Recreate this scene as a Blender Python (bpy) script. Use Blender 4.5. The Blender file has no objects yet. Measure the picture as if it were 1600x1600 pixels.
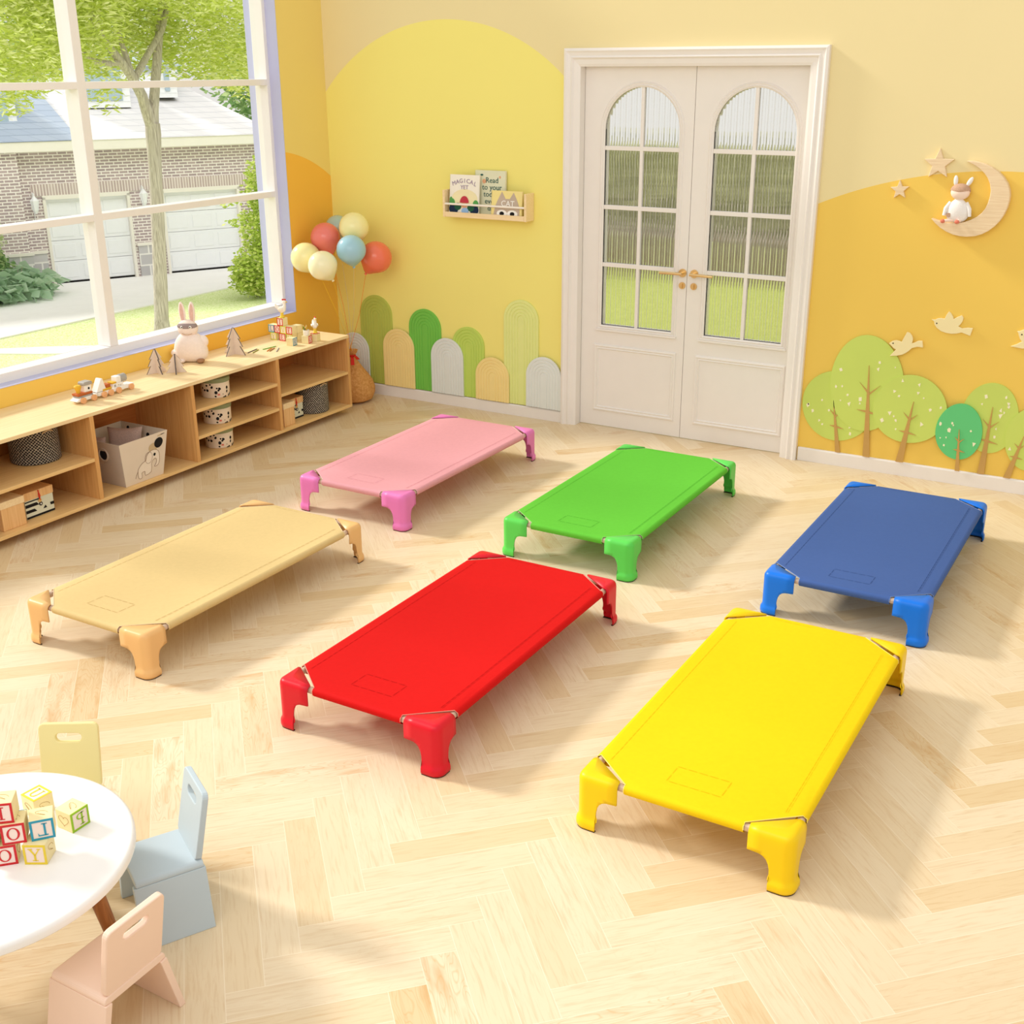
import bpy, bmesh, math, random
from mathutils import Vector, Matrix, Euler
random.seed(7)
PI = math.pi
scn = bpy.context.scene
COL = scn.collection

# ------------------------------------------------------------------ helpers
def lin(c):
    c = c / 255.0
    return c / 12.92 if c <= 0.04045 else ((c + 0.055) / 1.055) ** 2.4
def L3(c): return tuple(lin(x) for x in c)

_mats = {}
def M(name, rgb, rough=0.5, spec=0.3, var=0.04, scale=12.0, metal=0.0, bump=0.0, stretch=(1, 1, 1), trans=0.0, sss=0.0):
    """procedural painted / plastic / cloth material with a soft noise variation"""
    if name in _mats: return _mats[name]
    m = bpy.data.materials.new(name); m.use_nodes = True
    nt = m.node_tree; N = nt.nodes; K = nt.links
    b = N['Principled BSDF']
    b.inputs['Roughness'].default_value = rough
    b.inputs['Specular IOR Level'].default_value = spec
    b.inputs['Metallic'].default_value = metal
    tc = N.new('ShaderNodeTexCoord'); mp = N.new('ShaderNodeMapping'); mp.inputs['Scale'].default_value = stretch
    K.new(tc.outputs['Object'], mp.inputs['Vector'])
    nz = N.new('ShaderNodeTexNoise'); nz.inputs['Scale'].default_value = scale; nz.inputs['Detail'].default_value = 4
    K.new(mp.outputs['Vector'], nz.inputs['Vector'])
    rp = N.new('ShaderNodeValToRGB')
    c = L3(rgb)
    rp.color_ramp.elements[0].position = 0.3; rp.color_ramp.elements[1].position = 0.7
    rp.color_ramp.elements[0].color = tuple(max(0, x * (1 - var)) for x in c) + (1,)
    rp.color_ramp.elements[1].color = tuple(min(1, x * (1 + var)) for x in c) + (1,)
    K.new(nz.outputs['Fac'], rp.inputs['Fac']); K.new(rp.outputs['Color'], b.inputs['Base Color'])
    if bump:
        bp = N.new('ShaderNodeBump'); bp.inputs['Strength'].default_value = bump; bp.inputs['Distance'].default_value = 0.002
        K.new(nz.outputs['Fac'], bp.inputs['Height']); K.new(bp.outputs['Normal'], b.inputs['Normal'])
    if sss:
        b.inputs['Subsurface Weight'].default_value = sss; b.inputs['Subsurface Radius'].default_value = (0.03, 0.02, 0.015)
    _mats[name] = m
    return m

class MB:
    def __init__(s): s.v = []; s.f = []; s.mi = []
    def add(s, vs, fs, m=0, mat=None):
        o = len(s.v)
        for p in vs:
            p = Vector(p)
            s.v.append(mat @ p if mat is not None else p)
        for f in fs: s.f.append([i + o for i in f]); s.mi.append(m)
        return s
    def box(s, x0, x1, y0, y1, z0, z1, m=0, mat=None):
        vs = [(x0, y0, z0), (x1, y0, z0), (x1, y1, z0), (x0, y1, z0), (x0, y0, z1), (x1, y0, z1), (x1, y1, z1), (x0, y1, z1)]
        fs = [(3, 2, 1, 0), (4, 5, 6, 7), (0, 1, 5, 4), (1, 2, 6, 5), (2, 3, 7, 6), (3, 0, 4, 7)]
        return s.add(vs, fs, m, mat)
    def prism(s, poly, axis, a, b, m=0, mat=None):
        """2-D polygon swept along axis ('x','y','z') from a to b"""
        n = len(poly)
        def P(q, t):
            return {'x': (t, q[0], q[1]), 'y': (q[0], t, q[1]), 'z': (q[0], q[1], t)}[axis]
        vs = [P(q, a) for q in poly] + [P(q, b) for q in poly]
        fs = [list(range(n))[::-1], list(range(n, 2 * n))] + [(i, (i + 1) % n, n + (i + 1) % n, n + i) for i in range(n)]
        return s.add(vs, fs, m, mat)
    def tube(s, pts, r, n=8, m=0, mat=None, cap=True):
        pts = [Vector(p) for p in pts]; k = len(pts)
        rs = r if isinstance(r, (list, tuple)) else [r] * k
        vs = []; fs = []; ref = None
        for i, p in enumerate(pts):
            t = (pts[min(i + 1, k - 1)] - pts[max(i - 1, 0)]).normalized()
            if ref is None:
                ref = Vector((0, 0, 1)) if abs(t.z) < 0.9 else Vector((1, 0, 0))
            a = t.cross(ref).normalized(); b = a.cross(t).normalized(); ref = b
            for j in range(n):
                w = 2 * PI * j / n
                vs.append(p + (a * math.cos(w) + b * math.sin(w)) * rs[i])
        for i in range(k - 1):
            for j in range(n):
                fs.append((i * n + j, i * n + (j + 1) % n, (i + 1) * n + (j + 1) % n, (i + 1) * n + j))
        if cap:
            fs.append(list(range(n))[::-1]); fs.append([(k - 1) * n + j for j in range(n)])
        return s.add(vs, fs, m, mat)
    def lathe(s, prof, n=24, m=0, mat=None):
        vs = []; fs = []; k = len(prof)
        for r, z in prof:
            for j in range(n):
                w = 2 * PI * j / n; vs.append((r * math.cos(w), r * math.sin(w), z))
        for i in range(k - 1):
            for j in range(n):
                fs.append((i * n + j, i * n + (j + 1) % n, (i + 1) * n + (j + 1) % n, (i + 1) * n + j))
        if prof[0][0] > 1e-5: fs.append(list(range(n))[::-1])
        if prof[-1][0] > 1e-5: fs.append([(k - 1) * n + j for j in range(n)])
        return s.add(vs, fs, m, mat)
    def ell(s, c, r, n=20, k=12, m=0, mat=None, fn=None):
        vs = []; fs = []
        for i in range(k + 1):
            th = PI * i / k
            for j in range(n):
                w = 2 * PI * j / n
                p = Vector((math.sin(th) * math.cos(w), math.sin(th) * math.sin(w), math.cos(th)))
                if fn: p = fn(p)
                p = Vector((p.x * r[0], p.y * r[1], p.z * r[2]))
                if mat is not None: p = mat @ p
                vs.append(p + Vector(c))
        for i in range(k):
            for j in range(n):
                fs.append((i * n + j, (i + 1) * n + j, (i + 1) * n + (j + 1) % n, i * n + (j + 1) % n))
        return s.add(vs, fs, m)
    def build(s, name, mats, parent=None, org=(0, 0, 0), smooth=False, bevel=0.0, seg=2, loc=None, rot=0.0):
        me = bpy.data.meshes.new(name)
        og = Vector(org)
        bm = bmesh.new()
        vv = [bm.verts.new(p - og) for p in s.v]
        bm.verts.ensure_lookup_table()
        for f, mi in zip(s.f, s.mi):
            try:
                fc = bm.faces.new([vv[i] for i in f]); fc.material_index = mi; fc.smooth = smooth
            except ValueError: pass
        bmesh.ops.remove_doubles(bm, verts=bm.verts, dist=1e-6)
        bmesh.ops.delete(bm, geom=[q for q in bm.verts if not q.link_faces], context='VERTS')
        bmesh.ops.recalc_face_normals(bm, faces=bm.faces)
        bm.to_mesh(me); bm.free()
        if not isinstance(mats, (list, tuple)): mats = [mats]
        for mt in mats: me.materials.append(mt)
        o = bpy.data.objects.new(name, me); COL.objects.link(o)
        if parent is not None: o.parent = parent
        else: o.location = og
        if loc is not None: o.location = loc
        if rot: o.rotation_euler = (0, 0, rot)
        if bevel:
            md = o.modifiers.new('bevel', 'BEVEL'); md.width = bevel; md.segments = seg; md.limit_method = 'ANGLE'; md.angle_limit = math.radians(40)
        if smooth and hasattr(me, 'set_sharp_from_angle'):
            me.set_sharp_from_angle(angle=math.radians(40))
        return o

def tag(o, label=None, cat=None, group=None, kind=None):
    if label: o['label'] = label
    if cat: o['category'] = cat
    if group: o['group'] = group
    if kind: o['kind'] = kind
    return o
def thing(name, loc, label, cat, group=None, rz=0.0, kind=None):
    o = bpy.data.objects.new(name, None); COL.objects.link(o); o.empty_display_size = 0.05
    o.location = loc; o.rotation_euler = (0, 0, rz)
    return tag(o, label, cat, group, kind)
def text_mb(txt, size, mb=None, m=0, mat=None, extrude=0.0006):
    """the words as real mesh geometry lying in the local xz plane, facing -y"""
    cu = bpy.data.curves.new('txt', 'FONT'); cu.body = txt; cu.size = size; cu.extrude = extrude
    cu.align_x = 'CENTER'; cu.resolution_u = 3
    ob = bpy.data.objects.new('txt', cu); COL.objects.link(ob)
    bpy.context.view_layer.update()
    me = bpy.data.meshes.new_from_object(ob.evaluated_get(bpy.context.evaluated_depsgraph_get()))
    vs = [Vector((v.co.x, -v.co.z, v.co.y)) for v in me.vertices]
    fs = [tuple(p.vertices) for p in me.polygons]
    bpy.data.objects.remove(ob); bpy.data.curves.remove(cu); bpy.data.meshes.remove(me)
    mb = mb or MB()
    return mb.add(vs, fs, m, mat)
def T(x=0, y=0, z=0): return Matrix.Translation((x, y, z))
def RZ(a): return Matrix.Rotation(a, 4, 'Z')
def RX(a): return Matrix.Rotation(a, 4, 'X')
def RY(a): return Matrix.Rotation(a, 4, 'Y')
def arc(cx, cy, r, a0, a1, n, ry=None):
    ry = r if ry is None else ry
    return [(cx + r * math.cos(math.radians(a0 + (a1 - a0) * i / n)), cy + ry * math.sin(math.radians(a0 + (a1 - a0) * i / n))) for i in range(n + 1)]
def rrect(x0, x1, z0, z1, r, n=5):
    return arc(x1 - r, z0 + r, r, -90, 0, n) + arc(x1 - r, z1 - r, r, 0, 90, n) + arc(x0 + r, z1 - r, r, 90, 180, n) + arc(x0 + r, z0 + r, r, 180, 270, n)

# ------------------------------------------------------------------ materials
WHITE = M('white paint', (238, 232, 226), 0.35, 0.4, 0.01)
FRAMEW = M('cream white window paint', (243, 240, 237), 0.4, 0.3, 0.01)
LAV = M('sky tinted reveal', (196, 198, 230), 0.5, 0.2, 0.01)  # blue sky light put into the reveal's colour
GOLD = M('brass', (228, 196, 140), 0.3, 0.5, 0.05, metal=0.9)
PLY = M('pale birch', (238, 206, 158), 0.5, 0.25, 0.05, 6, stretch=(3, 40, 40))
DARKLINE = M('black ink', (24, 22, 24), 0.6, 0.2, 0.02)

def wood_mat(name, c0, c1, axis='y', rough=0.45, spec=0.3, sc=1.0):
    m = bpy.data.materials.new(name); m.use_nodes = True
    nt = m.node_tree; N = nt.nodes; K = nt.links; b = N['Principled BSDF']
    b.inputs['Roughness'].default_value = rough; b.inputs['Specular IOR Level'].default_value = spec
    tc = N.new('ShaderNodeTexCoord'); mp = N.new('ShaderNodeMapping')
    s = {'x': (1.5, 45, 45), 'y': (45, 1.5, 45), 'z': (45, 45, 1.5)}[axis]
    mp.inputs['Scale'].default_value = tuple(q * sc for q in s)
    K.new(tc.outputs['Object'], mp.inputs['Vector'])
    nz = N.new('ShaderNodeTexNoise'); nz.inputs['Scale'].default_value = 2.2; nz.inputs['Detail'].default_value = 5; nz.inputs['Distortion'].default_value = 0.6
    K.new(mp.outputs['Vector'], nz.inputs['Vector'])
    rp = N.new('ShaderNodeValToRGB'); rp.color_ramp.elements[0].position = 0.3; rp.color_ramp.elements[1].position = 0.68
    rp.color_ramp.elements[0].color = L3(c0) + (1,); rp.color_ramp.elements[1].color = L3(c1) + (1,)
    K.new(nz.outputs['Fac'], rp.inputs['Fac']); K.new(rp.outputs['Color'], b.inputs['Base Color'])
    return m
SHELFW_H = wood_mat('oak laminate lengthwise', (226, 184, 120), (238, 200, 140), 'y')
SHELFW_T = wood_mat('lit oak laminate top', (234, 204, 152), (244, 220, 174), 'y')  # same oak, paler to paint the light on the top
SHELFW_B = wood_mat('shaded oak laminate back', (186, 112, 52), (202, 130, 66), 'y')  # same oak, deep bay shadow put into the colour
SHELFW_V = wood_mat('shaded oak laminate upright', (206, 150, 86), (224, 172, 108), 'z')  # same oak, darkened and warmed as if in shade
LEGW = wood_mat('walnut leg', (126, 74, 34), (164, 104, 54), 'z')
MOONW = wood_mat('moon plywood', (228, 200, 160), (242, 220, 184), 'x', 0.6, 0.15, 3)
KRAFTW = wood_mat('kraft wood', (226, 176, 116), (240, 196, 140), 'z')
BENCHW = wood_mat('book ledge wood', (240, 210, 160), (250, 226, 182), 'x')

# ------------------------------------------------------------------ camera
cd = bpy.data.cameras.new('camera'); cam = bpy.data.objects.new('camera', cd); COL.objects.link(cam)
cam.location = (5.10788, -6.3693, 2.11116); cam.rotation_euler = (1.20874, 0.00455, 0.52714)
cd.sensor_width = 36.0; cd.lens = 36.0 * 1827.6 / 1600.0; cd.clip_start = 0.05; cd.clip_end = 200
scn.camera = cam

# ------------------------------------------------------------------ floor: herringbone planks
def clip_poly(poly, x0, x1, y0, y1):
    def cl(P, ins, cut):
        out = []
        for i in range(len(P)):
            a, b = P[i - 1], P[i]
            if ins(b):
                if not ins(a): out.append(cut(a, b))
                out.append(b)
            elif ins(a): out.append(cut(a, b))
        return out
    def cx(v): return lambda a, b: tuple(a[k] + (b[k] - a[k]) * (v - a[0]) / (b[0] - a[0]) for k in range(len(a)))
    def cy(v): return lambda a, b: tuple(a[k] + (b[k] - a[k]) * (v - a[1]) / (b[1] - a[1]) for k in range(len(a)))
    for ins, cut in ((lambda p: p[0] >= x0, cx(x0)), (lambda p: p[0] <= x1, cx(x1)), (lambda p: p[1] >= y0, cy(y0)), (lambda p: p[1] <= y1, cy(y1))):
        if not poly: return []
        poly = cl(poly, ins, cut)
    return poly

def build_floor():
    w = 0.0965; n = 5; Lp = w * n
    X0, X1, Y0, Y1 = -0.0, 7.0, -7.4, 0.06
    ca, sa = math.cos(-PI / 4), math.sin(-PI / 4)
    anchor = (3.699, -4.026)          # a plank corner read off the floor
    bm = bmesh.new(); uv = bm.loops.layers.uv.new('grain'); uv2 = bm.loops.layers.uv.new('edge'); cl = bm.loops.layers.color.new('tone')
    rng = random.Random(3)
    R = 75
    def emit(a, b, da, db):
        # rectangle (a..a+da, b..b+db) in the rotated frame
        horiz = da > db
        cs = [(a, b), (a + da, b), (a + da, b + db), (a, b + db)]
        P = []
        for (p, q) in cs:
            x = anchor[0] + p * ca - q * sa; y = anchor[1] + p * sa + q * ca
            u, v = ((p - a), (q - b)) if horiz else ((q - b), (p - a))
            P.append((x, y, u, v))
        if max(p[0] for p in P) < X0 or min(p[0] for p in P) > X1 or max(p[1] for p in P) < Y0 or min(p[1] for p in P) > Y1: return
        P = clip_poly(P, X0, X1, Y0, Y1)
        if len(P) < 3: return
        r = rng.random(); ou, ov = rng.random() * 50, rng.random() * 50
        kind = rng.choice((0, 0, 0, 1, 1, 2))
        vs = [bm.verts.new((p[0], p[1], 0)) for p in P]
        try: f = bm.faces.new(vs)
        except ValueError: return
        for lp, p in zip(f.loops, P):
            lp[uv].uv = (p[2] + ou, p[3] + ov); lp[uv2].uv = (p[2] / Lp, p[3] / w)
            lp[cl] = (r, kind / 2.0, rng.random() * 0 + ou / 50, 1)
    for i in range(-R, R):
        for j in range(-R, R):
            k = (i + j) % (2 * n)
            if k == 0: emit(i * w, j * w, Lp, w)
            elif k == n: emit(i * w, j * w, w, Lp)
    bmesh.ops.recalc_face_normals(bm, faces=bm.faces)
    for f in bm.faces:
        if f.normal.z < 0: f.normal_flip()
    me = bpy.data.meshes.new('floor'); bm.to_mesh(me); bm.free()
    m = bpy.data.materials.new('herringbone oak'); m.use_nodes = True
    nt = m.node_tree; N = nt.nodes; K = nt.links; b = N['Principled BSDF']
    b.inputs['Roughness'].default_value = 0.42; b.inputs['Specular IOR Level'].default_value = 0.25
    def node(t, **kw):
        nd = N.new(t)
        for k_, v_ in kw.items(): setattr(nd, k_, v_)
        return nd
    u = node('ShaderNodeUVMap', uv_map='grain'); e = node('ShaderNodeUVMap', uv_map='edge'); at = node('ShaderNodeVertexColor', layer_name='tone')
    sp = node('ShaderNodeSeparateColor'); K.new(at.outputs['Color'], sp.inputs['Color'])
    # fine grain
    mp = node('ShaderNodeMapping'); mp.inputs['Scale'].default_value = (5, 70, 1); K.new(u.outputs['UV'], mp.inputs['Vector'])
    g = node('ShaderNodeTexNoise'); g.inputs['Scale'].default_value = 1.6; g.inputs['Detail'].default_value = 6; g.inputs['Distortion'].default_value = 0.9
    K.new(mp.outputs['Vector'], g.inputs['Vector'])
    # cathedral figure
    mp2 = node('ShaderNodeMapping'); mp2.inputs['Scale'].default_value = (3.2, 17, 1); K.new(u.outputs['UV'], mp2.inputs['Vector'])
    big = node('ShaderNodeTexNoise'); big.inputs['Scale'].default_value = 1.0; big.inputs['Detail'].default_value = 1.5
    K.new(mp2.outputs['Vector'], big.inputs['Vector'])
    mul = node('ShaderNodeMath', operation='MULTIPLY'); mul.inputs[1].default_value = 22; K.new(big.outputs['Fac'], mul.inputs[0])
    fr = node('ShaderNodeMath', operation='PINGPONG'); fr.inputs[1].default_value = 0.5; K.new(mul.outputs[0], fr.inputs[0])
    ring = node('ShaderNodeMapRange'); ring.inputs['From Min'].default_value = 0.0; ring.inputs['From Max'].default_value = 0.16
    ring.inputs['To Min'].default_value = 1.0; ring.inputs['To Max'].default_value = 0.0; K.new(fr.outputs[0], ring.inputs['Value'])
    # warm patches
    mp3 = node('ShaderNodeMapping'); mp3.inputs['Scale'].default_value = (4, 16, 1); K.new(u.outputs['UV'], mp3.inputs['Vector'])
    pt = node('ShaderNodeTexNoise'); pt.inputs['Scale'].default_value = 1.3; pt.inputs['Detail'].default_value = 3; K.new(mp3.outputs['Vector'], pt.inputs['Vector'])
    # base tone by plank
    def mix(fac, a, bb):
        mx = node('ShaderNodeMix', data_type='RGBA'); mx.inputs[6].default_value = (1, 1, 1, 1)
        if isinstance(fac, float): mx.inputs[0].default_value = fac
        else: K.new(fac, mx.inputs[0])
        if isinstance(a, tuple): mx.inputs[6].default_value = L3(a) + (1,)
        else: K.new(a, mx.inputs[6])
        if isinstance(bb, tuple): mx.inputs[7].default_value = L3(bb) + (1,)
        else: K.new(bb, mx.inputs[7])
        return mx.outputs[2]
    base = mix(sp.outputs['Red'], (229, 211, 180), (219, 194, 152))
    ptm = node('ShaderNodeMapRange'); ptm.inputs['From Min'].default_value = 0.52; ptm.inputs['From Max'].default_value = 0.84
    K.new(pt.outputs['Fac'], ptm.inputs['Value'])
    pk = node('ShaderNodeMath', operation='MULTIPLY'); K.new(ptm.outputs[0], pk.inputs[0]); K.new(sp.outputs['Green'], pk.inputs[1])
    pk2 = node('ShaderNodeMath', operation='MULTIPLY_ADD'); K.new(pk.outputs[0], pk2.inputs[0]); pk2.inputs[1].default_value = 0.82; pk2.inputs[2].default_value = 0.0
    c1 = mix(pk2.outputs[0], base, (196, 146, 82))
    gm = node('ShaderNodeMapRange'); gm.inputs['From Min'].default_value = 0.5; gm.inputs['From Max'].default_value = 0.75; gm.inputs['To Max'].default_value = 0.40
    K.new(g.outputs['Fac'], gm.inputs['Value'])
    c2 = mix(gm.outputs[0], c1, (198, 160, 110))
    rm = node('ShaderNodeMath', operation='MULTIPLY'); K.new(ring.outputs[0], rm.inputs[0])
    rk = node('ShaderNodeMath', operation='MULTIPLY'); K.new(sp.outputs['Green'], rk.inputs[0]); rk.inputs[1].default_value = 0.4
    K.new(rk.outputs[0], rm.inputs[1])
    c3 = mix(rm.outputs[0], c2, (206, 160, 102))
    # pale bevel seams
    se = node('ShaderNodeSeparateXYZ'); K.new(e.outputs['UV'], se.inputs[0])
    def edge(sock, half):
        a = node('ShaderNodeMath', operation='SUBTRACT'); K.new(sock, a.inputs[0]); a.inputs[1].default_value = 0.5
        bb = node('ShaderNodeMath', operation='ABSOLUTE'); K.new(a.outputs[0], bb.inputs[0])
        c = node('ShaderNodeMath', operation='GREATER_THAN'); K.new(bb.outputs[0], c.inputs[0]); c.inputs[1].default_value = 0.5 - half
        return c.outputs[0]
    mxm = node('ShaderNodeMath', operation='MAXIMUM'); K.new(edge(se.outputs['X'], 0.0022), mxm.inputs[0]); K.new(edge(se.outputs['Y'], 0.011), mxm.inputs[1])
    sm = node('ShaderNodeMath', operation='MULTIPLY'); K.new(mxm.outputs[0], sm.inputs[0]); sm.inputs[1].default_value = 0.7
    c4 = mix(sm.outputs[0], c3, (240, 226, 202))
    K.new(c4, b.inputs['Base Color'])
    me.materials.append(m)
    o = bpy.data.objects.new('floor', me); COL.objects.link(o)
    tag(o, 'pale oak herringbone plank floor', 'floor', kind='structure')
build_floor()

# ------------------------------------------------------------------ walls with painted mural circles
def mural(name, base, circles, axes):
    """base paint and big painted discs; circles = [(cu, cv, r, rgb)], axes picks the two object axes"""
    m = bpy.data.materials.new(name); m.use_nodes = True
    nt = m.node_tree; N = nt.nodes; K = nt.links; b = N['Principled BSDF']
    b.inputs['Roughness'].default_value = 0.6; b.inputs['Specular IOR Level'].default_value = 0.15
    tc = N.new('ShaderNodeTexCoord'); sx = N.new('ShaderNodeSeparateXYZ'); K.new(tc.outputs['Object'], sx.inputs[0])
    cb = N.new('ShaderNodeCombineXYZ'); K.new(sx.outputs[axes[0]], cb.inputs[0]); K.new(sx.outputs[axes[1]], cb.inputs[1])
    nz = N.new('ShaderNodeTexNoise'); nz.inputs['Scale'].default_value = 2.0; K.new(tc.outputs['Object'], nz.inputs['Vector'])
    def two(rgb):
        rp = N.new('ShaderNodeValToRGB'); c = L3(rgb)
        rp.color_ramp.elements[0].color = tuple(x * 0.985 for x in c) + (1,); rp.color_ramp.elements[1].color = tuple(min(1, x * 1.015) for x in c) + (1,)
        K.new(nz.outputs['Fac'], rp.inputs['Fac']); return rp.outputs['Color']
    cur = two(base)
    for cu, cv, r, rgb in circles:
        d = N.new('ShaderNodeVectorMath'); d.operation = 'DISTANCE'; K.new(cb.outputs[0], d.inputs[0]); d.inputs[1].default_value = (cu, cv, 0)
        lt = N.new('ShaderNodeMath'); lt.operation = 'LESS_THAN'; K.new(d.outputs['Value'], lt.inputs[0]); lt.inputs[1].default_value = r
        mx = N.new('ShaderNodeMix'); mx.data_type = 'RGBA'; K.new(lt.outputs[0], mx.inputs[0]); K.new(cur, mx.inputs[6]); K.new(two(rgb), mx.inputs[7]); cur = mx.outputs[2]
    K.new(cur, b.inputs['Base Color'])
    return m
MUR_B = mural('back wall mural paint', (236, 220, 168), [(0.92, 1.163, 1.229, (245, 233, 134)), (4.22, -0.66, 2.29, (241, 204, 98))], ('X', 'Z'))
MUR_L = mural('left wall mural paint', (240, 216, 128), [(-0.60, 0.59, 1.05, (246, 192, 78)), (-2.9, 0.2, 1.6, (246, 206, 100))], ('Y', 'Z'))

HW = 3.62                     # wall height
mb = MB()                     # back wall with the doorway left open
mb.box(-0.25, 1.80, 0, 0.22, 0, HW); mb.box(3.25, 7.0, 0, 0.22, 0, HW); mb.box(1.80, 3.25, 0, 0.22, 2.18, HW)
tag(mb.build('wall_back', MUR_B), 'yellow painted back wall with a big round sun disc and an orange hill', 'wall', kind='structure')
WY0, WY1, WZ0, WZ1 = -6.28, -0.44, 0.618, 3.44     # window opening
mb = MB()
mb.box(-0.25, 0, -7.4, 0, 0, WZ0); mb.box(-0.25, 0, -7.4, 0, WZ1, HW); mb.box(-0.25, 0, WY1, 0, WZ0, WZ1); mb.box(-0.25, 0, -7.4, WY0, WZ0, WZ1)
tag(mb.build('wall_left', MUR_L), 'orange and ochre painted left wall around the big window', 'wall', kind='structure')

mb = MB()
mb.prism([(0, 0), (-0.014, 0), (-0.014, 0.066), (-0.009, 0.074), (0, 0.074)], 'x', 0.016, 1.765)
tag(mb.build('baseboard_back', WHITE, bevel=0.001), 'white baseboard along the back wall, left of the doors', 'baseboard', kind='structure')
mb = MB()
mb.prism([(0, 0), (-0.014, 0), (-0.014, 0.070), (-0.009, 0.078), (0, 0.078)], 'x', 3.295, 7.0)
tag(mb.build('baseboard_right', WHITE, bevel=0.001), 'white baseboard along the back wall, right of the doors', 'baseboard', kind='structure')

# ------------------------------------------------------------------ window_1
GLASS = bpy.data.materials.new('clear window glass'); GLASS.use_nodes = True
_n = GLASS.node_tree.nodes; _k = GLASS.node_tree.links; _n.remove(_n['Principled BSDF'])
_t = _n.new('ShaderNodeBsdfTransparent'); _t.inputs['Color'].default_value = (0.985, 0.985, 0.985, 1)
_g = _n.new('ShaderNodeBsdfGlossy'); _g.inputs['Roughness'].default_value = 0.02
_f = _n.new('ShaderNodeFresnel'); _f.inputs['IOR'].default_value = 1.12
_nz = _n.new('ShaderNodeTexNoise'); _nz.inputs['Scale'].default_value = 3
_bp = _n.new('ShaderNodeBump'); _bp.inputs['Strength'].default_value = 0.01; _k.new(_nz.outputs['Fac'], _bp.inputs['Height']); _k.new(_bp.outputs['Normal'], _g.inputs['Normal'])
_m = _n.new('ShaderNodeMixShader'); _k.new(_f.outputs[0], _m.inputs[0]); _k.new(_t.outputs[0], _m.inputs[1]); _k.new(_g.outputs[0], _m.inputs[2])
_k.new(_m.outputs[0], _n['Material Output'].inputs['Surface'])

wn = thing('window_1', (-0.13, -1.9, WZ0), 'large white gridded window in the left wall over the low shelf', 'window', kind='structure')
O = (-0.13, -1.9, WZ0)
fx0, fx1 = -0.18, -0.08
ymul = [-1.903, -3.353, -4.803]
zbar = [1.371, 2.041, 2.741]
mb = MB(); mb.box(fx0, fx1, WY0, WY1, WZ0, 0.668); mb.box(fx0, fx1, WY0, WY1, WZ1 - 0.05, WZ1)
mb.box(fx0, fx1, WY1 - 0.03, WY1, 0.668, WZ1 - 0.05); mb.box(fx0, fx1, WY0, WY0 + 0.05, 0.668, WZ1 - 0.05)
mb.build('window_frame', FRAMEW, wn, O, bevel=0.003)
for y in ymul:
    mb = MB(); mb.box(fx0, fx1, y - 0.028, y + 0.028, 0.668, WZ1 - 0.05); mb.build('mullion', FRAMEW, wn, O, bevel=0.002)
ys = [WY0 + 0.05] + ymul[::-1] + [WY1 - 0.03]
for i in range(len(ys) - 1):
    a = ys[i] + (0.028 if i else 0); b_ = ys[i + 1] - (0.028 if i < len(ys) - 2 else 0)
    zs = [0.668] + zbar + [WZ1 - 0.05]
    for j, z in enumerate(zbar):
        mb = MB(); mb.box(fx0 + 0.02, fx1, a, b_, z - 0.018, z + 0.018); mb.build('glazing_bar', FRAMEW, wn, O, bevel=0.002)
    for j in range(len(zs) - 1):
        za = zs[j] + (0.018 if j else 0); zc = zs[j + 1] - (0.018 if j < len(zs) - 2 else 0)
        mb = MB(); mb.add([(-0.14, a, za), (-0.14, b_, za), (-0.14, b_, zc), (-0.14, a, zc)], [(0, 1, 2, 3)])
        mb.build('window_pane', GLASS, wn, O)
mb = MB()                      # reveal lining of the opening, sky light put into its lavender colour
e = 0.004
mb.box(-0.251, 0.0015, WY0, WY1, WZ0 + .0005, WZ0 + e); mb.box(-0.251, 0.0015, WY1 - e, WY1 - .0005, WZ0 + e, WZ1 - e); mb.box(-0.251, 0.0015, WY0, WY1, WZ1 - e, WZ1 - .0005); mb.box(-0.251, 0.0015, WY0 + .0005, WY0 + e, WZ0 + e, WZ1 - e)
tag(mb.build('trim_1', LAV), 'reveal lining around the big window, tinted for blue sky light', 'window trim', kind='structure')

# ------------------------------------------------------------------ double doors
mb = MB()
def casing(mb, x0, x1, z1, y0, y1):
    return mb
prof = [(0.0, -0.030), (0.014, -0.036), (0.024, -0.030), (0.040, -0.026), (0.050, -0.032), (0.060, -0.022), (0.084, -0.018), (0.098, -0.012)]   # (inset from the outer edge, y)
ox0, ox1, oz = 1.762, 3.288, 2.220
pts = [[(ox0 + a, y, 0), (ox0 + a, y, oz - a), (ox1 - a, y, oz - a), (ox1 - a, y, 0)] for a, y in [(0.0, 0.0)] + prof + [(0.098, 0.075)]]
for i in range(len(pts) - 1):
    for k in range(3):
        mb.add([pts[i][k], pts[i][k + 1], pts[i + 1][k + 1], pts[i + 1][k]], [(0, 1, 2, 3)])
tag(mb.build('trim_2', WHITE), 'stepped white casing around the double doors', 'door casing', kind='structure')

REED = bpy.data.materials.new('reeded glass'); REED.use_nodes = True
_b = REED.node_tree.nodes['Principled BSDF']; _b.inputs['Transmission Weight'].default_value = 1.0; _b.inputs['Roughness'].default_value = 0.03; _b.inputs['IOR'].default_value = 1.4
_nz = REED.node_tree.nodes.new('ShaderNodeTexNoise'); _nz.inputs['Scale'].default_value = 4
_rp = REED.node_tree.nodes.new('ShaderNodeValToRGB'); _rp.color_ramp.elements[0].color = (0.93, 0.95, 0.93, 1); _rp.color_ramp.elements[1].color = (0.99, 1, 0.99, 1)
REED.node_tree.links.new(_nz.outputs['Fac'], _rp.inputs['Fac']); REED.node_tree.links.new(_rp.outputs['Color'], _b.inputs['Base Color'])

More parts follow.
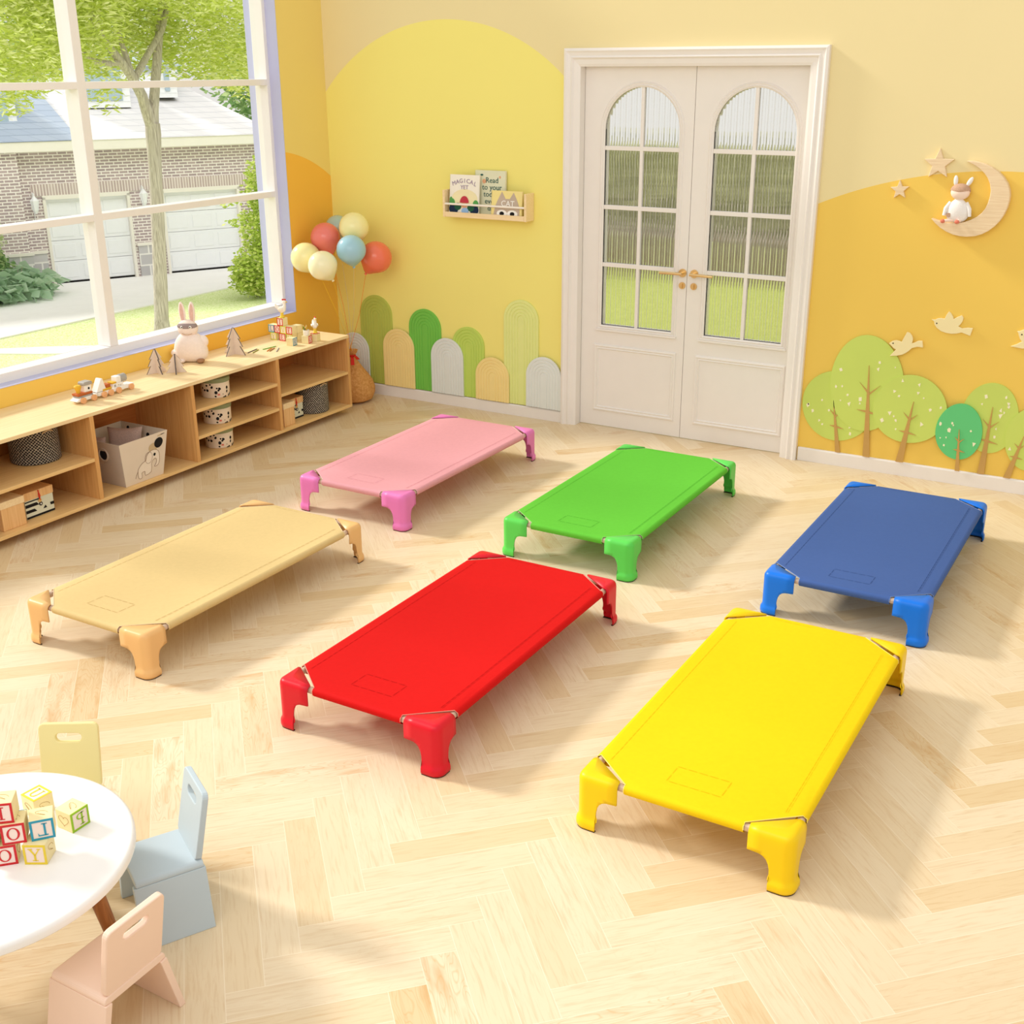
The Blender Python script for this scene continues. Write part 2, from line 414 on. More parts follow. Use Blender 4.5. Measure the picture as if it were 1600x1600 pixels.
RIBE = bpy.data.materials.new('painted rib highlight'); RIBE.use_nodes = True  # milky strips that paint a highlight along each glass rib
_N = RIBE.node_tree.nodes; _K = RIBE.node_tree.links; _N.remove(_N['Principled BSDF'])
_d = _N.new('ShaderNodeBsdfTranslucent'); _d2 = _N.new('ShaderNodeBsdfDiffuse'); _tr = _N.new('ShaderNodeBsdfTransparent'); _nz = _N.new('ShaderNodeTexNoise'); _nz.inputs['Scale'].default_value = 6
_mr = _N.new('ShaderNodeMapRange'); _mr.inputs['To Min'].default_value = .34; _mr.inputs['To Max'].default_value = .50
_a = _N.new('ShaderNodeMixShader'); _b2 = _N.new('ShaderNodeMixShader')
for _q in (_d, _d2): _q.inputs['Color'].default_value = (.93, .93, .90, 1)
_K.new(_nz.outputs['Fac'], _mr.inputs['Value']); _K.new(_mr.outputs[0], _b2.inputs[0]); _K.new(_d.outputs[0], _a.inputs[1]); _K.new(_d2.outputs[0], _a.inputs[2])
_K.new(_tr.outputs[0], _b2.inputs[1]); _K.new(_a.outputs[0], _b2.inputs[2]); _K.new(_b2.outputs[0], _N['Material Output'].inputs['Surface'])
def door_leaf(name, lx0, lx1, gx0, gx1, hx, hdir, label):
    org = ((lx0 + lx1) / 2, 0.07, 0)
    d = thing(name, org, label, 'door', kind='structure')
    y0, y1 = 0.05, 0.09
    r = (gx1 - gx0) / 2; cx = (gx0 + gx1) / 2; zs = 2.013 - r; gz0 = 0.645
    top = 2.122; bot = 0.004
    A = arc(cx, zs, r, 180, 0, 24)
    mb = MB()
    for y in (y0, y1):
        mb.add([(lx0, y, bot), (gx0, y, bot), (gx0, y, top), (lx0, y, top)], [(0, 1, 2, 3)])
        mb.add([(gx1, y, bot), (lx1, y, bot), (lx1, y, top), (gx1, y, top)], [(0, 1, 2, 3)])
        mb.add([(gx0, y, bot), (gx1, y, bot), (gx1, y, gz0), (gx0, y, gz0)], [(0, 1, 2, 3)])
        for i in range(24):
            a, c = A[i], A[i + 1]
            mb.add([(a[0], y, a[1]), (c[0], y, c[1]), (c[0], y, top), (a[0], y, top)], [(0, 1, 2, 3)])
    loop = [(gx0, gz0), (gx1, gz0)] + A[::-1]
    for i in range(len(loop)):
        a, c = loop[i], loop[(i + 1) % len(loop)]
        mb.add([(a[0], y0, a[1]), (c[0], y0, c[1]), (c[0], y1, c[1]), (a[0], y1, a[1])], [(0, 1, 2, 3)])
    for (a, c) in (((lx0, bot), (lx1, bot)), ((lx1, bot), (lx1, top)), ((lx1, top), (lx0, top)), ((lx0, top), (lx0, bot))):
        mb.add([(a[0], y0, a[1]), (c[0], y0, c[1]), (c[0], y1, c[1]), (a[0], y1, a[1])], [(0, 1, 2, 3)])
    mb.build('door_panel', WHITE, d, org)
    # arched moulding: nested loops stepping out of the leaf
    def loops(off):
        return [(gx0 - off, gz0 - off), (gx1 + off, gz0 - off)] + arc(cx, zs, r + off, 0, 180, 24)
    mb = MB(); steps = [(0.0, y0 + 0.012), (0.0, y0 - 0.006), (0.009, y0 - 0.012), (0.014, y0 - 0.006), (0.022, y0 - 0.010), (0.028, y0 - 0.004), (0.031, y0 + 0.001)]
    for i in range(len(steps) - 1):
        a = loops(steps[i][0]); c = loops(steps[i + 1][0])
        for k in range(len(a)):
            k2 = (k + 1) % len(a)
            mb.add([(a[k][0], steps[i][1], a[k][1]), (a[k2][0], steps[i][1], a[k2][1]), (c[k2][0], steps[i + 1][1], c[k2][1]), (c[k][0], steps[i + 1][1], c[k][1])], [(0, 1, 2, 3)])
    mb.box(gx0 - 0.034, gx1 + 0.034, y0 - 0.014, y0, gz0 - 0.036, gz0 - 0.024)
    mb.build('arch_moulding', WHITE, d, org)
    # muntins
    rows = [1.010, 1.346, 1.680]
    mb = MB(); mb.box(cx - 0.010, cx + 0.010, y0 - 0.004, y0 + 0.022, gz0, zs + r)
    for z in rows: mb.box(gx0, gx1, y0 - 0.005, y0 + 0.022, z - 0.012, z + 0.012)
    mb.build('muntin_grid', WHITE, d, org, bevel=0.0015)
    # reeded panes
    zz = [gz0] + rows + [None]
    for side in (0, 1):
        xa, xb = (gx0, cx - 0.010) if side == 0 else (cx + 0.010, gx1)
        for k in range(4):
            za = zz[k] + (0.012 if k else 0); nr = 13; nn = nr * 6
            vs = []; fs = []
            for i in range(nn + 1):
                x = xa + (xb - xa) * i / nn
                zt = (zz[k + 1] - 0.012) if zz[k + 1] else zs + math.sqrt(max(0.0001, r * r - (x - cx) ** 2))
                ph = (i % 6) / 6.0
                yr = y0 + 0.012 + 0.0030 * abs(2 * ph - 1) ** 2
                vs += [(x, yr, za), (x, yr, zt), (x, y0 + 0.022, za), (x, y0 + 0.022, zt)]
            for i in range(nn):
                o = i * 4
                fs += [(o, o + 4, o + 5, o + 1), (o + 2, o + 3, o + 7, o + 6), (o + 1, o + 5, o + 7, o + 3), (o, o + 2, o + 6, o + 4)]
            fs += [(0, 1, 3, 2), (nn * 4, nn * 4 + 2, nn * 4 + 3, nn * 4 + 1)]
            mb = MB(); mb.add(vs, fs)
            for q in range(nn):
                if q % 6 in (0, 5) and q % 12 < 6 or q % 6 == 0: mb.mi[q * 4] = 1
            mb.build('glass_pane', [REED, RIBE], d, org)
    # lower panel with raised mouldings
    px0, px1, pz0, pz1 = gx0 - 0.046, gx1 + 0.040, 0.100, 0.524
    mb = MB(); st = [(0.0, y0 + 0.001), (0.004, y0 - 0.009), (0.012, y0 - 0.011), (0.018, y0 - 0.005), (0.027, y0 - 0.008), (0.034, y0 + 0.003)]
    for i in range(len(st) - 1):
        a, ya = st[i]; c, yc = st[i + 1]
        A1 = [(px0 + a, pz0 + a), (px1 - a, pz0 + a), (px1 - a, pz1 - a), (px0 + a, pz1 - a)]
        C1 = [(px0 + c, pz0 + c), (px1 - c, pz0 + c), (px1 - c, pz1 - c), (px0 + c, pz1 - c)]
        for k in range(4):
            k2 = (k + 1) % 4
            mb.add([(A1[k][0], ya, A1[k][1]), (A1[k2][0], ya, A1[k2][1]), (C1[k2][0], yc, C1[k2][1]), (C1[k][0], yc, C1[k][1])], [(0, 1, 2, 3)])
    mb.build('panel_moulding', WHITE, d, org)
    # handle: rosette, neck and lever; thumb turn below
    cyl = lambda mb_, x, z, rr, ya, yb: mb_.tube([(x, ya, z), (x, yb, z)], rr, 20)
    mb = MB(); cyl(mb, hx, 0.998, 0.024, y0, y0 - 0.008)
    h = mb.build('door_handle', GOLD, d, org, smooth=True)
    mb = MB(); mb.tube([(hx, y0 - 0.006, 0.998), (hx, y0 - 0.045, 0.998)], 0.009, 12)
    mb.tube([(hx - hdir * 0.012, y0 - 0.048, 0.998), (hx + hdir * 0.055, y0 - 0.050, 0.998), (hx + hdir * 0.128, y0 - 0.046, 0.996)], [0.0085, 0.0085, 0.0078], 12)
    mb.build('lever', GOLD, h, org, smooth=True).location = (0, 0, 0)
    mb = MB(); cyl(mb, hx, 0.925, 0.020, y0, y0 - 0.007)
    tt = mb.build('thumb_turn', GOLD, d, org, smooth=True)
    mb = MB(); mb.box(hx - 0.004, hx + 0.004, y0 - 0.020, y0 - 0.007, 0.911, 0.939)
    mb.build('turn_knob', GOLD, tt, org, bevel=0.002)
    return d
door_leaf('door_1', 1.862, 2.5405, 1.998, 2.458, 2.515, -1, 'left white door leaf with arched reeded panes')
door_leaf('door_2', 2.5435, 3.188, 2.664, 3.128, 2.587, 1, 'right white door leaf with arched reeded panes')

# ------------------------------------------------------------------ garden beyond the doors
def speckle(name, c0, c1, scale, rough=0.8, extra=None):
    m = bpy.data.materials.new(name); m.use_nodes = True
    nt = m.node_tree; N = nt.nodes; K = nt.links; b = N['Principled BSDF']; b.inputs['Roughness'].default_value = rough; b.inputs['Specular IOR Level'].default_value = 0.1
    tc = N.new('ShaderNodeTexCoord'); nz = N.new('ShaderNodeTexNoise'); nz.inputs['Scale'].default_value = scale; nz.inputs['Detail'].default_value = 6; nz.inputs['Roughness'].default_value = 0.75
    K.new(tc.outputs['Object'], nz.inputs['Vector'])
    rp = N.new('ShaderNodeValToRGB'); rp.color_ramp.elements[0].position = 0.38; rp.color_ramp.elements[1].position = 0.62
    rp.color_ramp.elements[0].color = L3(c0) + (1,); rp.color_ramp.elements[1].color = L3(c1) + (1,)
    K.new(nz.outputs['Fac'], rp.inputs['Fac']); K.new(rp.outputs['Color'], b.inputs['Base Color'])
    return m
LAWN2 = speckle('terrace grass', (150, 160, 84), (178, 186, 104), 14)
mb = MB(); mb.prism([(-1.2, .30), (7.0, .30), (7.0, 6.6), (-4.2, 6.6)], 'z', -0.16, -0.06)
tag(mb.build('terrace_lawn', LAWN2), 'green lawn seen through the reeded door glass', 'lawn', kind='structure')
HEDGE = speckle('clipped hedge leaf', (128, 128, 92), (164, 162, 122), 9)
mb = MB()
rng = random.Random(5)
nx, nz_ = 40, 8
for i in range(nx):
    for k in range(nz_):
        pass
mb.box(-4.4, 8.0, 6.2, 6.9, -0.1, 1.25)
hd = mb.build('garden_hedge', HEDGE, org=(3.5, 6.5, -0.06))
md = hd.modifiers.new('sub', 'SUBSURF'); md.subdivision_type = 'SIMPLE'; md.levels = 5; md.render_levels = 5
tx = bpy.data.textures.new('hedge clouds', 'CLOUDS'); tx.noise_scale = 0.25
dm = hd.modifiers.new('leafy', 'DISPLACE'); dm.texture = tx; dm.strength = 0.18
tag(hd, 'tall clipped olive hedge seen blurred through the door glass', 'hedge')
STONEW = speckle('grey garden stone', (132, 120, 110), (160, 150, 138), 5)
mb = MB(); mb.box(-4.2, 8.0, 5.75, 6.0, -0.1, 0.42)
tag(mb.build('garden_wall', STONEW, org=(3.5, 5.9, -0.06), bevel=0.02), 'low grey stone wall in front of the hedge beyond the doors', 'garden wall', kind='structure')

# ------------------------------------------------------------------ low shelf unit
FX, BX = 0.465, 0.004
SO = (0.235, -1.9, 0)
sh = thing('shelf_unit', SO, 'long low oak shelf unit with open bays under the window', 'shelf')
ydiv = [-3.262, -2.573, -1.881, -1.180, -0.502]; t = 0.012
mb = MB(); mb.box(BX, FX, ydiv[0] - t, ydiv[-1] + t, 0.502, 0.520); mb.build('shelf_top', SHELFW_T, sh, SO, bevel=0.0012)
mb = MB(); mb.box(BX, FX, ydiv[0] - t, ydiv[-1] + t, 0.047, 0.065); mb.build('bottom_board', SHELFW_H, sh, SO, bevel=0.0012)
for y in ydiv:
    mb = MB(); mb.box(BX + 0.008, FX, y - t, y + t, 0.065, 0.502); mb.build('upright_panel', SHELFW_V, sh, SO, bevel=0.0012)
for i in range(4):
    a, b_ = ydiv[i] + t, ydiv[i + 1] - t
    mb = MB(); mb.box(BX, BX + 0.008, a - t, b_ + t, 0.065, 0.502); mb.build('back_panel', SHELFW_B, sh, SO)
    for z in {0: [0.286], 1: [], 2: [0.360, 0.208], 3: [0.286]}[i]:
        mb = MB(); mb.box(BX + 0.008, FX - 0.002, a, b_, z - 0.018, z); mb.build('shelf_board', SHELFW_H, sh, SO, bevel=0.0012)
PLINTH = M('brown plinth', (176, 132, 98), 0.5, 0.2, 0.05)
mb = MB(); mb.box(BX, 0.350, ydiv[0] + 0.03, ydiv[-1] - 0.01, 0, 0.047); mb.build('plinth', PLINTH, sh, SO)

# ------------------------------------------------------------------ stackable cots
CW, CL, CH = 0.658, 1.32, 0.185
def leg_mb(sx, sy, pad=False):
    """plastic corner casting: two skirts that sweep down into a flared L-section leg"""
    A, B, r = 0.132, 0.104, 0.030
    wa, wb = 0.066, 0.056
    def prof(w, arm):
        return [(w - 0.0001, 0.0), (w, 0.02), (w, 0.05), (w + 0.0006, 0.068), (w + 0.004, 0.084), (w + 0.011, 0.098), (w + 0.020, 0.106), (w + 0.032, 0.1105), (arm, 0.113)]
    def path(ins):
        P = []
        rr = max(0.004, r - ins)
        for d, zb in prof(wa, A)[::-1]: P.append(((-d, -ins), (0, 1), zb, d))
        for d in (0.055, 0.044, 0.036): P.append(((-d, -ins), (0, 1), 0.0, d))
        for i in range(9):
            a = math.radians(90 - 90 * i / 8)
            c = (-r, -r); P.append(((c[0] + (r - ins) * math.cos(a), c[1] + (r - ins) * math.sin(a)), (math.cos(a), math.sin(a)), 0.0, 0.0))
        for d in (0.036, 0.046): P.append(((-ins, -d), (1, 0), 0.0, d))
        for d, zb in prof(wb, B): P.append(((-ins, -d), (1, 0), zb, d))
        return P
    base = path(0.0)
    z0 = 0.003
    if pad: levels = [(0.0, 0.004, 0), (0.003, 0.004, 0)]
    else: levels = [(z0, .004, 0), (.010, .0075, 0), (.022, .0075, 0), (.029, .006, 0), (.035, .002, 0), (.042, 0, 0), (.055, 0, 0), (.07, 0, 0), (.084, 0, 0), (.098, 0, 0), (.110, 0, 0), (.125, 0, 0), (.145, 0, 0), (CH - .022, 0, 0), (CH - .014, 0, .0015), (CH - .007, 0, .005), (CH - .002, 0, .012), (CH, 0, .022)]
    vs = []; n = len(base)
    for z, fl, ins in levels:
        Q = path(ins)
        for q in Q:
            zz = max(z, q[2], 0.0); f = fl if q[2] <= z + 1e-6 and q[2] < 0.03 else 0.0
            # pull the leg in a little above the flare so the post tapers
            vs.append(((sx) * (q[0][0] + q[1][0] * f), (sy) * (q[0][1] + q[1][1] * f), zz))
    fs = []
    for i in range(len(levels) - 1):
        for j in range(n - 1):
            if pad and (base[j][2] > 0 or base[j + 1][2] > 0): continue
            fs.append((i * n + j, i * n + j + 1, (i + 1) * n + j + 1, (i + 1) * n + j))
    mb = MB()
    if not pad:
        o = (len(levels) - 1) * n
        cx = sum(vs[o + j][0] for j in range(n)) / n; cy = sum(vs[o + j][1] for j in range(n)) / n
        vs.append((cx, cy, CH - 0.001)); c = len(vs) - 1
        for j in range(n): fs.append((o + j, o + (j + 1) % n, c))
    mb.add(vs, fs)
    return mb

RAILM = M('pale tube rail', (214, 188, 164), 0.35, 0.4, 0.03, metal=0.2)
PADM = M('dark rubber pad', (66, 56, 46), 0.7, 0.1, 0.02)
def make_cot(key, loc, label, sheet, leg, bind, dark):
    root = thing('toddler_cot', (loc[0], loc[1], 0), label, 'cot', 'stackable cots set out on the herringbone floor')
    fab = M(key + ' cot fabric', sheet, 0.75, 0.12, 0.02, 60)
    pla = M(key + ' cot plastic', leg, 0.38, 0.3, 0.01)
    bnd = M(key + ' cot binding', bind, 0.6, 0.2, 0.02)
    stc = M(key + ' cot stitching', dark, 0.8, 0.1, 0.02)
    X, Y, cx, cy, h = 0.322, 0.652, 0.180, 0.532, 0.1805
    # fabric: octagon top with lips rolled round the rails
    lipx = [(X - .014, h), (X - .006, h - .002), (X - .001, h - .007), (X, h - .014), (X - .002, h - .024), (X - .010, h - .032), (X - .040, h - .034)]
    mb = MB()
    top = [(X - .014, -cy), (X - .014, cy), (cx, Y - .014), (-cx, Y - .014), (-(X - .014), cy), (-(X - .014), -cy), (-cx, -(Y - .014)), (cx, -(Y - .014))]
    # gently sagging top: rings towards the centre
    rings = [(1.0, 0.0), (0.93, 0.0004), (0.75, -0.003), (0.5, -0.0065), (0.25, -0.008), (0.0, -0.0085)]
    vs = []
    per = []
    for i in range(8):
        a = Vector(top[i]); b_ = Vector(top[(i + 1) % 8]); k = 6
        for q in range(k): per.append(a + (b_ - a) * q / k)
    n = len(per)
    for s_, dz in rings[:-1]:
        for p in per: vs.append((p.x * s_, p.y * (1 - (1 - s_) * 0.92), h + dz))
    fs = [(i * n + j, i * n + (j + 1) % n, (i + 1) * n + (j + 1) % n, (i + 1) * n + j) for i in range(len(rings) - 2) for j in range(n)]
    fs.append([(len(rings) - 2) * n + j for j in range(n)])
    mb.add(vs, fs)
    for sgn in (1, -1):
        vs = [(sgn * x, y, z) for x, z in lipx for y in (-cy, cy)]
        mb.add(vs, [(2 * i, 2 * i + 1, 2 * i + 3, 2 * i + 2) for i in range(len(lipx) - 1)])
        vs = [(x, sgn * (y_ - X + Y), z) for y_, z in lipx for x in (-cx, cx)]
        mb.add(vs, [(2 * i, 2 * i + 1, 2 * i + 3, 2 * i + 2) for i in range(len(lipx) - 1)])
    zt = h + 0.0009
    def strip(x0, y0, x1, y1, w=0.0008):
        d = Vector((x1 - x0, y1 - y0)).normalized(); q = Vector((-d.y, d.x)) * w
        # follows the sag of the fabric closely enough by sampling
        k = max(2, int(math.hypot(x1 - x0, y1 - y0) / 0.03))
        for i in range(k):
            ax = x0 + (x1 - x0) * i / k; ay = y0 + (y1 - y0) * i / k; bx = x0 + (x1 - x0) * (i + .8) / k; by = y0 + (y1 - y0) * (i + .8) / k
            def zz(x, y):
                s_ = max(abs(x) / (X - .014), abs(y) / (Y - .014), (abs(x) * (Y - .014 - cy) + abs(y) * (X - .014 - cx)) / ((X - .014) * (Y - .014 - cy) + cy * (X - .014 - cx)))
                for (s0, d0), (s1, d1) in zip(rings, rings[1:]):
                    if s_ >= s1: return h + max(d0, d1) + .0007 if s0 == 1.0 else h + d1 + (d0 - d1) * (s_ - s1) / (s0 - s1) + 0.0009
                return h
            mb.add([(ax + q.x, ay + q.y, zz(ax, ay)), (ax - q.x, ay - q.y, zz(ax, ay)), (bx - q.x, by - q.y, zz(bx, by)), (bx + q.x, by + q.y, zz(bx, by))], [(0, 1, 2, 3)], 1)
    strip(-0.272, -0.540, -0.272, 0.540); strip(0.262, -0.540, 0.262, 0.540)
    strip(0.268, -0.540, 0.268, 0.540, 0.0005)
    for a in ((-.086, -.472, .080, -.472), (.080, -.472, .080, -.560), (.080, -.560, -.086, -.560), (-.086, -.560, -.086, -.472), (-.154, .622, -.011, .622)): strip(*a)
    fo = mb.build('fabric_bed', [fab, stc], root, smooth=True)
    for sx in (1, -1):
        for sy in (1, -1):
            mb = MB()
            mb.tube([(sx * X, sy * cy, h - .018), (sx * (X - .001), sy * cy, h - .007), (sx * (X - .013), sy * cy, h), (sx * cx, sy * (Y - .013), h), (sx * cx, sy * (Y - .001), h - .007), (sx * cx, sy * Y, h - .018)], 0.0015, 6)
            bo = mb.build('edge_binding', bnd, fo, smooth=True)
    for sgn in (1, -1):
        mb = MB(); mb.tube([(sgn * .306, -.600, h - .016), (sgn * .306, .600, h - .016)], 0.0118, 14); mb.build('side_rail', RAILM, root, smooth=True)
        mb = MB(); mb.tube([(-.270, sgn * .636, h - .016), (.270, sgn * .636, h - .016)], 0.0118, 14); mb.build('end_rail', RAILM, root, smooth=True)
    for sx in (1, -1):
        for sy in (1, -1):
            mb = leg_mb(sx, sy)
            lo = mb.build('corner_leg', pla, root, smooth=True)
            lo.location = (sx * CW / 2, sy * CL / 2, 0)
            sd = lo.modifiers.new('wall', 'SOLIDIFY'); sd.thickness = 0.005; sd.offset = -1
            mb = leg_mb(sx, sy, True)
            pd = mb.build('foot_pad', PADM, lo)
            sd = pd.modifiers.new('wall', 'SOLIDIFY'); sd.thickness = 0.008; sd.offset = -1
    return root
make_cot('yellow', (4.1165, -3.0862), 'bright yellow stackable cot nearest the front right corner', (238, 202, 16), (244, 204, 0), (250, 226, 120), (226, 190, 12))
make_cot('red', (2.9735, -3.0868), 'red stackable cot in the front row between the tan and yellow cots', (206, 16, 16), (216, 16, 38), (226, 150, 130), (176, 12, 12))
make_cot('tan', (1.6893, -3.0845), 'tan beige stackable cot in front of the low shelf', (216, 190, 134), (232, 184, 122), (226, 202, 164), (198, 168, 110))
make_cot('pink', (1.6532, -1.3984), 'pink stackable cot near the back wall and balloons', (222, 158, 166), (228, 124, 188), (236, 190, 196), (204, 136, 146))
make_cot('green', (2.8623, -1.4018), 'green stackable cot standing in front of the double doors', (98, 190, 58), (92, 208, 84), (160, 210, 130), (76, 164, 46))
make_cot('blue', (4.1094, -1.4090), 'blue stackable cot by the tree mural wall, behind the yellow cot', (68, 96, 156), (14, 116, 226), (120, 146, 196), (46, 68, 122))

# ------------------------------------------------------------------ arched wall panels
def arch_panel(label, col, x0, x1, top, y, group='arched panels on the back wall'):
    """rounded-top board with concentric grooves"""
    z0 = 0.079; r0 = (x1 - x0) / 2; cx = (x0 + x1) / 2; zs = top - r0
    org = (cx, y, z0)
    def loop(ins):
        r = r0 - ins
        return [(cx - r, z0)] + [(cx - r, z0 + (zs - z0) * 0.5)] + arc(cx, zs, r, 180, 0, 22) + [(cx + r, z0 + (zs - z0) * 0.5), (cx + r, z0)]
    mb = MB()
    th = 0.010
    seq = [(0.0, 0.0), (0.0, -th + .002), (0.002, -th)]
    g = r0 / 6.2
    for k in range(1, 6):
        a = k * g
        if a < r0 - 0.012: seq += [(a - .0035, -th), (a, -th + .0034), (a + .0035, -th)]
    for i in range(len(seq) - 1):
        A, C = loop(seq[i][0]), loop(seq[i + 1][0])
        for k in range(len(A) - 1):
            mb.add([(A[k][0], y + seq[i][1], A[k][1]), (A[k + 1][0], y + seq[i][1], A[k + 1][1]), (C[k + 1][0], y + seq[i + 1][1], C[k + 1][1]), (C[k][0], y + seq[i + 1][1], C[k][1])], [(0, 1, 2, 3)])
        mb.add([(A[0][0], y + seq[i][1], z0), (A[-1][0], y + seq[i][1], z0), (C[-1][0], y + seq[i + 1][1], z0), (C[0][0], y + seq[i + 1][1], z0)], [(0, 1, 2, 3)])
    L = loop(seq[-1][0]); mb.add([(p[0], y + seq[-1][1], p[1]) for p in L], [list(range(len(L)))])
    o = mb.build('arched_wall_panel', M('panel ' + '%d %d %d' % col, col, 0.6, 0.15, 0.015), org=org)
    tag(o, label, 'wall panel', group)
G1, G2, G3, G4 = (186, 198, 92), (122, 198, 82), (194, 218, 104), (228, 234, 150)
GR, TN = (226, 230, 226), (246, 222, 150)
arch_panel('olive green tall arched panel next to the balloons', G1, 0.195, 0.458, 0.687, -0.001)
arch_panel('mid green arched panel, the darkest green one', G2, 0.598, 0.852, 0.630, -0.001)
arch_panel('light green arched panel between grey and tan panels', G3, 0.942, 1.186, 0.544, -0.001)
arch_panel('pale lime arched panel, tallest beside the doors', G4, 1.336, 1.589, 0.756, -0.001)
arch_panel('grey arched panel half hidden by the cork balloon weight', GR, 0.018, 0.262, 0.416, -0.0125)
arch_panel('tan arched panel overlapping the olive and mid green panels', TN, 0.386, 0.640, 0.478, -0.0125)
arch_panel('pale grey arched panel in the middle of the row', GR, 0.777, 1.030, 0.456, -0.0125)
arch_panel('short tan arched panel just left of the tall pale lime panel', TN, 1.126, 1.378, 0.367, -0.0125)
arch_panel('pale grey arched panel right against the door casing', GR, 1.506, 1.759, 0.412, -0.0125)

# ------------------------------------------------------------------ wall trees
def wall_tree(label, crown, col, base, topp, w, y, seed, branches=True):
    cx, cz, rx, rz = crown
    org = (base[0], y, 0.080)
    r = thing('wall_tree', org, label, 'wall decoration', 'plywood trees on the orange wall')
    rng = random.Random(seed)
    poly = []
    for i in range(48):
        a = 2 * PI * i / 48
        k = 1 + 0.012 * math.sin(3 * a + seed) + 0.01 * math.sin(2 * a + 2 * seed)
        poly.append((cx + rx * k * math.cos(a), cz + rz * k * math.sin(a)))
    mb = MB(); mb.prism(poly, 'y', y, y - 0.008)
    yb = y - 0.0085
    for i in range(14 if rx > .13 else 9):
        for _ in range(30):
            a = rng.random() * 2 * PI; q = math.sqrt(rng.random()) * 0.86
            px, pz = cx + rx * q * math.cos(a), cz + rz * q * math.sin(a)
            if abs(px - (base[0] + topp[0]) / 2) > 0.028: break
        s_ = rng.uniform(.007, .018); tw = rng.random() * PI; k = rng.choice((3, 4, 5))
        ply = [(px + s_ * rng.uniform(.6, 1.1) * math.cos(tw + 2 * PI * j / k) * 0.75, pz + s_ * rng.uniform(.6, 1.1) * math.sin(tw + 2 * PI * j / k)) for j in range(k)]
        mb.prism(ply, 'y', yb + .0005, yb - .0006, 1)
    co = mb.build('tree_crown', [M('tree crown %d %d %d' % col, col, 0.6, 0.15, 0.02, 3), M('cream fleck', (246, 240, 206), 0.6, 0.1, 0.01)], r, org)
    bx, tx_, tz = base[0], topp[0], topp[1]; bz = 0.080
    def at(f): return (bx + (tx_ - bx) * f, bz + (tz - bz) * f)
    H = tz - bz
    mb = MB()
    m1 = at(0.55)
    mb.prism([(bx - w, bz), (bx + w, bz), (m1[0] + w * .48, m1[1]), (tx_ + .001, tz), (tx_ - .001, tz), (m1[0] - w * .48, m1[1])], 'y', y - .008, y - .012)
    if branches:
        for f, s_, ln, up_ in ((.50, 1, .17, -.03), (.50, -1, .13, .01), (.68, 1, .13, .12), (.70, -1, .11, .11)):
            p = at(f); ex, ez = p[0] + s_ * ln * H * .9, p[1] + up_ * H
            mb.prism([(p[0] - s_ * .002, p[1] - .007), (ex, ez), (p[0] - s_ * .002, p[1] + .007)], 'y', y - .008, y - .0115)
    mb.build('tree_trunk', M('trunk brown', (198, 158, 92), 0.6, 0.15, 0.04), r, org)
LG, LG2, DG = (202, 220, 110), (203, 221, 111), (104, 204, 130)
wall_tree('light green wall tree hard against the door casing, left end of the clump', (3.497, .345, .200, .200), LG, (3.522, .084), (3.472, .376), .014, -0.001, 1)
wall_tree('tallest light green wall tree in the clump by the doors', (3.640, .490, .200, .266), LG2, (3.682, .080), (3.647, .595), .019, -0.005, 2)
wall_tree('light green wall tree on the right of the clump by the doors', (3.885, .380, .195, .188), LG2, (3.864, .080), (3.903, .428), .020, -0.009, 3)
wall_tree('small mint green wall tree, darker than the others', (4.152, .295, .117, .155), DG, (4.170, .081), (4.153, .309), .012, -0.013, 4)
wall_tree('light green wall tree right of the mint one', (4.293, .388, .142, .188), LG, (4.288, .084), (4.301, .450), .018, -0.001, 5)
wall_tree('light green wall tree cut by the right edge of the photo', (4.515, .305, .135, .170), LG2, (4.419, .080), (4.472, .318), .018, -0.005, 6)

# ------------------------------------------------------------------ wall birds, stars, moon
def smooth_poly(P, k=3):
    out = []; n = len(P)
    for i in range(n):
        p0, p1, p2, p3 = [Vector(P[(i + j) % n]) for j in (-1, 0, 1, 2)]
        for q in range(k):
            t_ = q / k
            out.append(tuple(0.5 * ((2 * p1) + (-p0 + p2) * t_ + (2 * p0 - 5 * p1 + 4 * p2 - p3) * t_ ** 2 + (-p0 + 3 * p1 - 3 * p2 + p3) * t_ ** 3)))
    return out
BIRD = M('cream bird paint', (246, 230, 176), 0.55, 0.15, 0.01)
def bird(label, P, eye, y):
    org = (sum(p[0] for p in P) / len(P), y, min(p[1] for p in P))
    mb = MB(); mb.prism(P, 'y', y, y - 0.012)
    r = mb.build('wall_bird', BIRD, org=org, bevel=0.002); tag(r, label, 'wall decoration', 'flat birds on the orange wall')
    mb = MB(); mb.tube([(eye[0], y - .012, eye[1]), (eye[0], y - .0132, eye[1])], 0.0035, 12)
    mb.build('bird_eye', DARKLINE, r, org)
B1 = [(3.741, .730), (3.757, .744), (3.776, .750), (3.795, .748), (3.806, .744), (3.816, .770), (3.828, .800), (3.843, .796), (3.854, .785), (3.862, .767), (3.861, .750), (3.859, .742), (3.872, .748), (3.890, .759), (3.911, .761), (3.918, .726), (3.890, .727), (3.862, .717), (3.848, .700), (3.833, .687), (3.816, .676), (3.790, .668), (3.752, .662), (3.768, .684), (3.781, .701), (3.768, .706), (3.760, .714)]
bird('flat cream bird touching the tallest wall tree', B1, (3.763, .733), -0.016)
B2 = [(3.941, .876), (3.957, .875), (3.972, .884), (3.990, .887), (4.006, .885), (4.013, .907), (4.023, .925), (4.035, .916), (4.046, .900), (4.051, .888), (4.068, .900), (4.089, .911), (4.098, .898), (4.096, .882), (4.088, .864), (4.078, .852), (4.099, .844), (4.125, .850), (4.151, .850), (4.142, .809), (4.118, .816), (4.098, .822), (4.075, .814), (4.048, .810), (4.020, .812), (3.995, .819), (3.972, .834), (3.958, .852), (3.955, .866)]
bird('flat cream bird flying highest, between the other two birds', B2, (3.970, .858), -0.001)
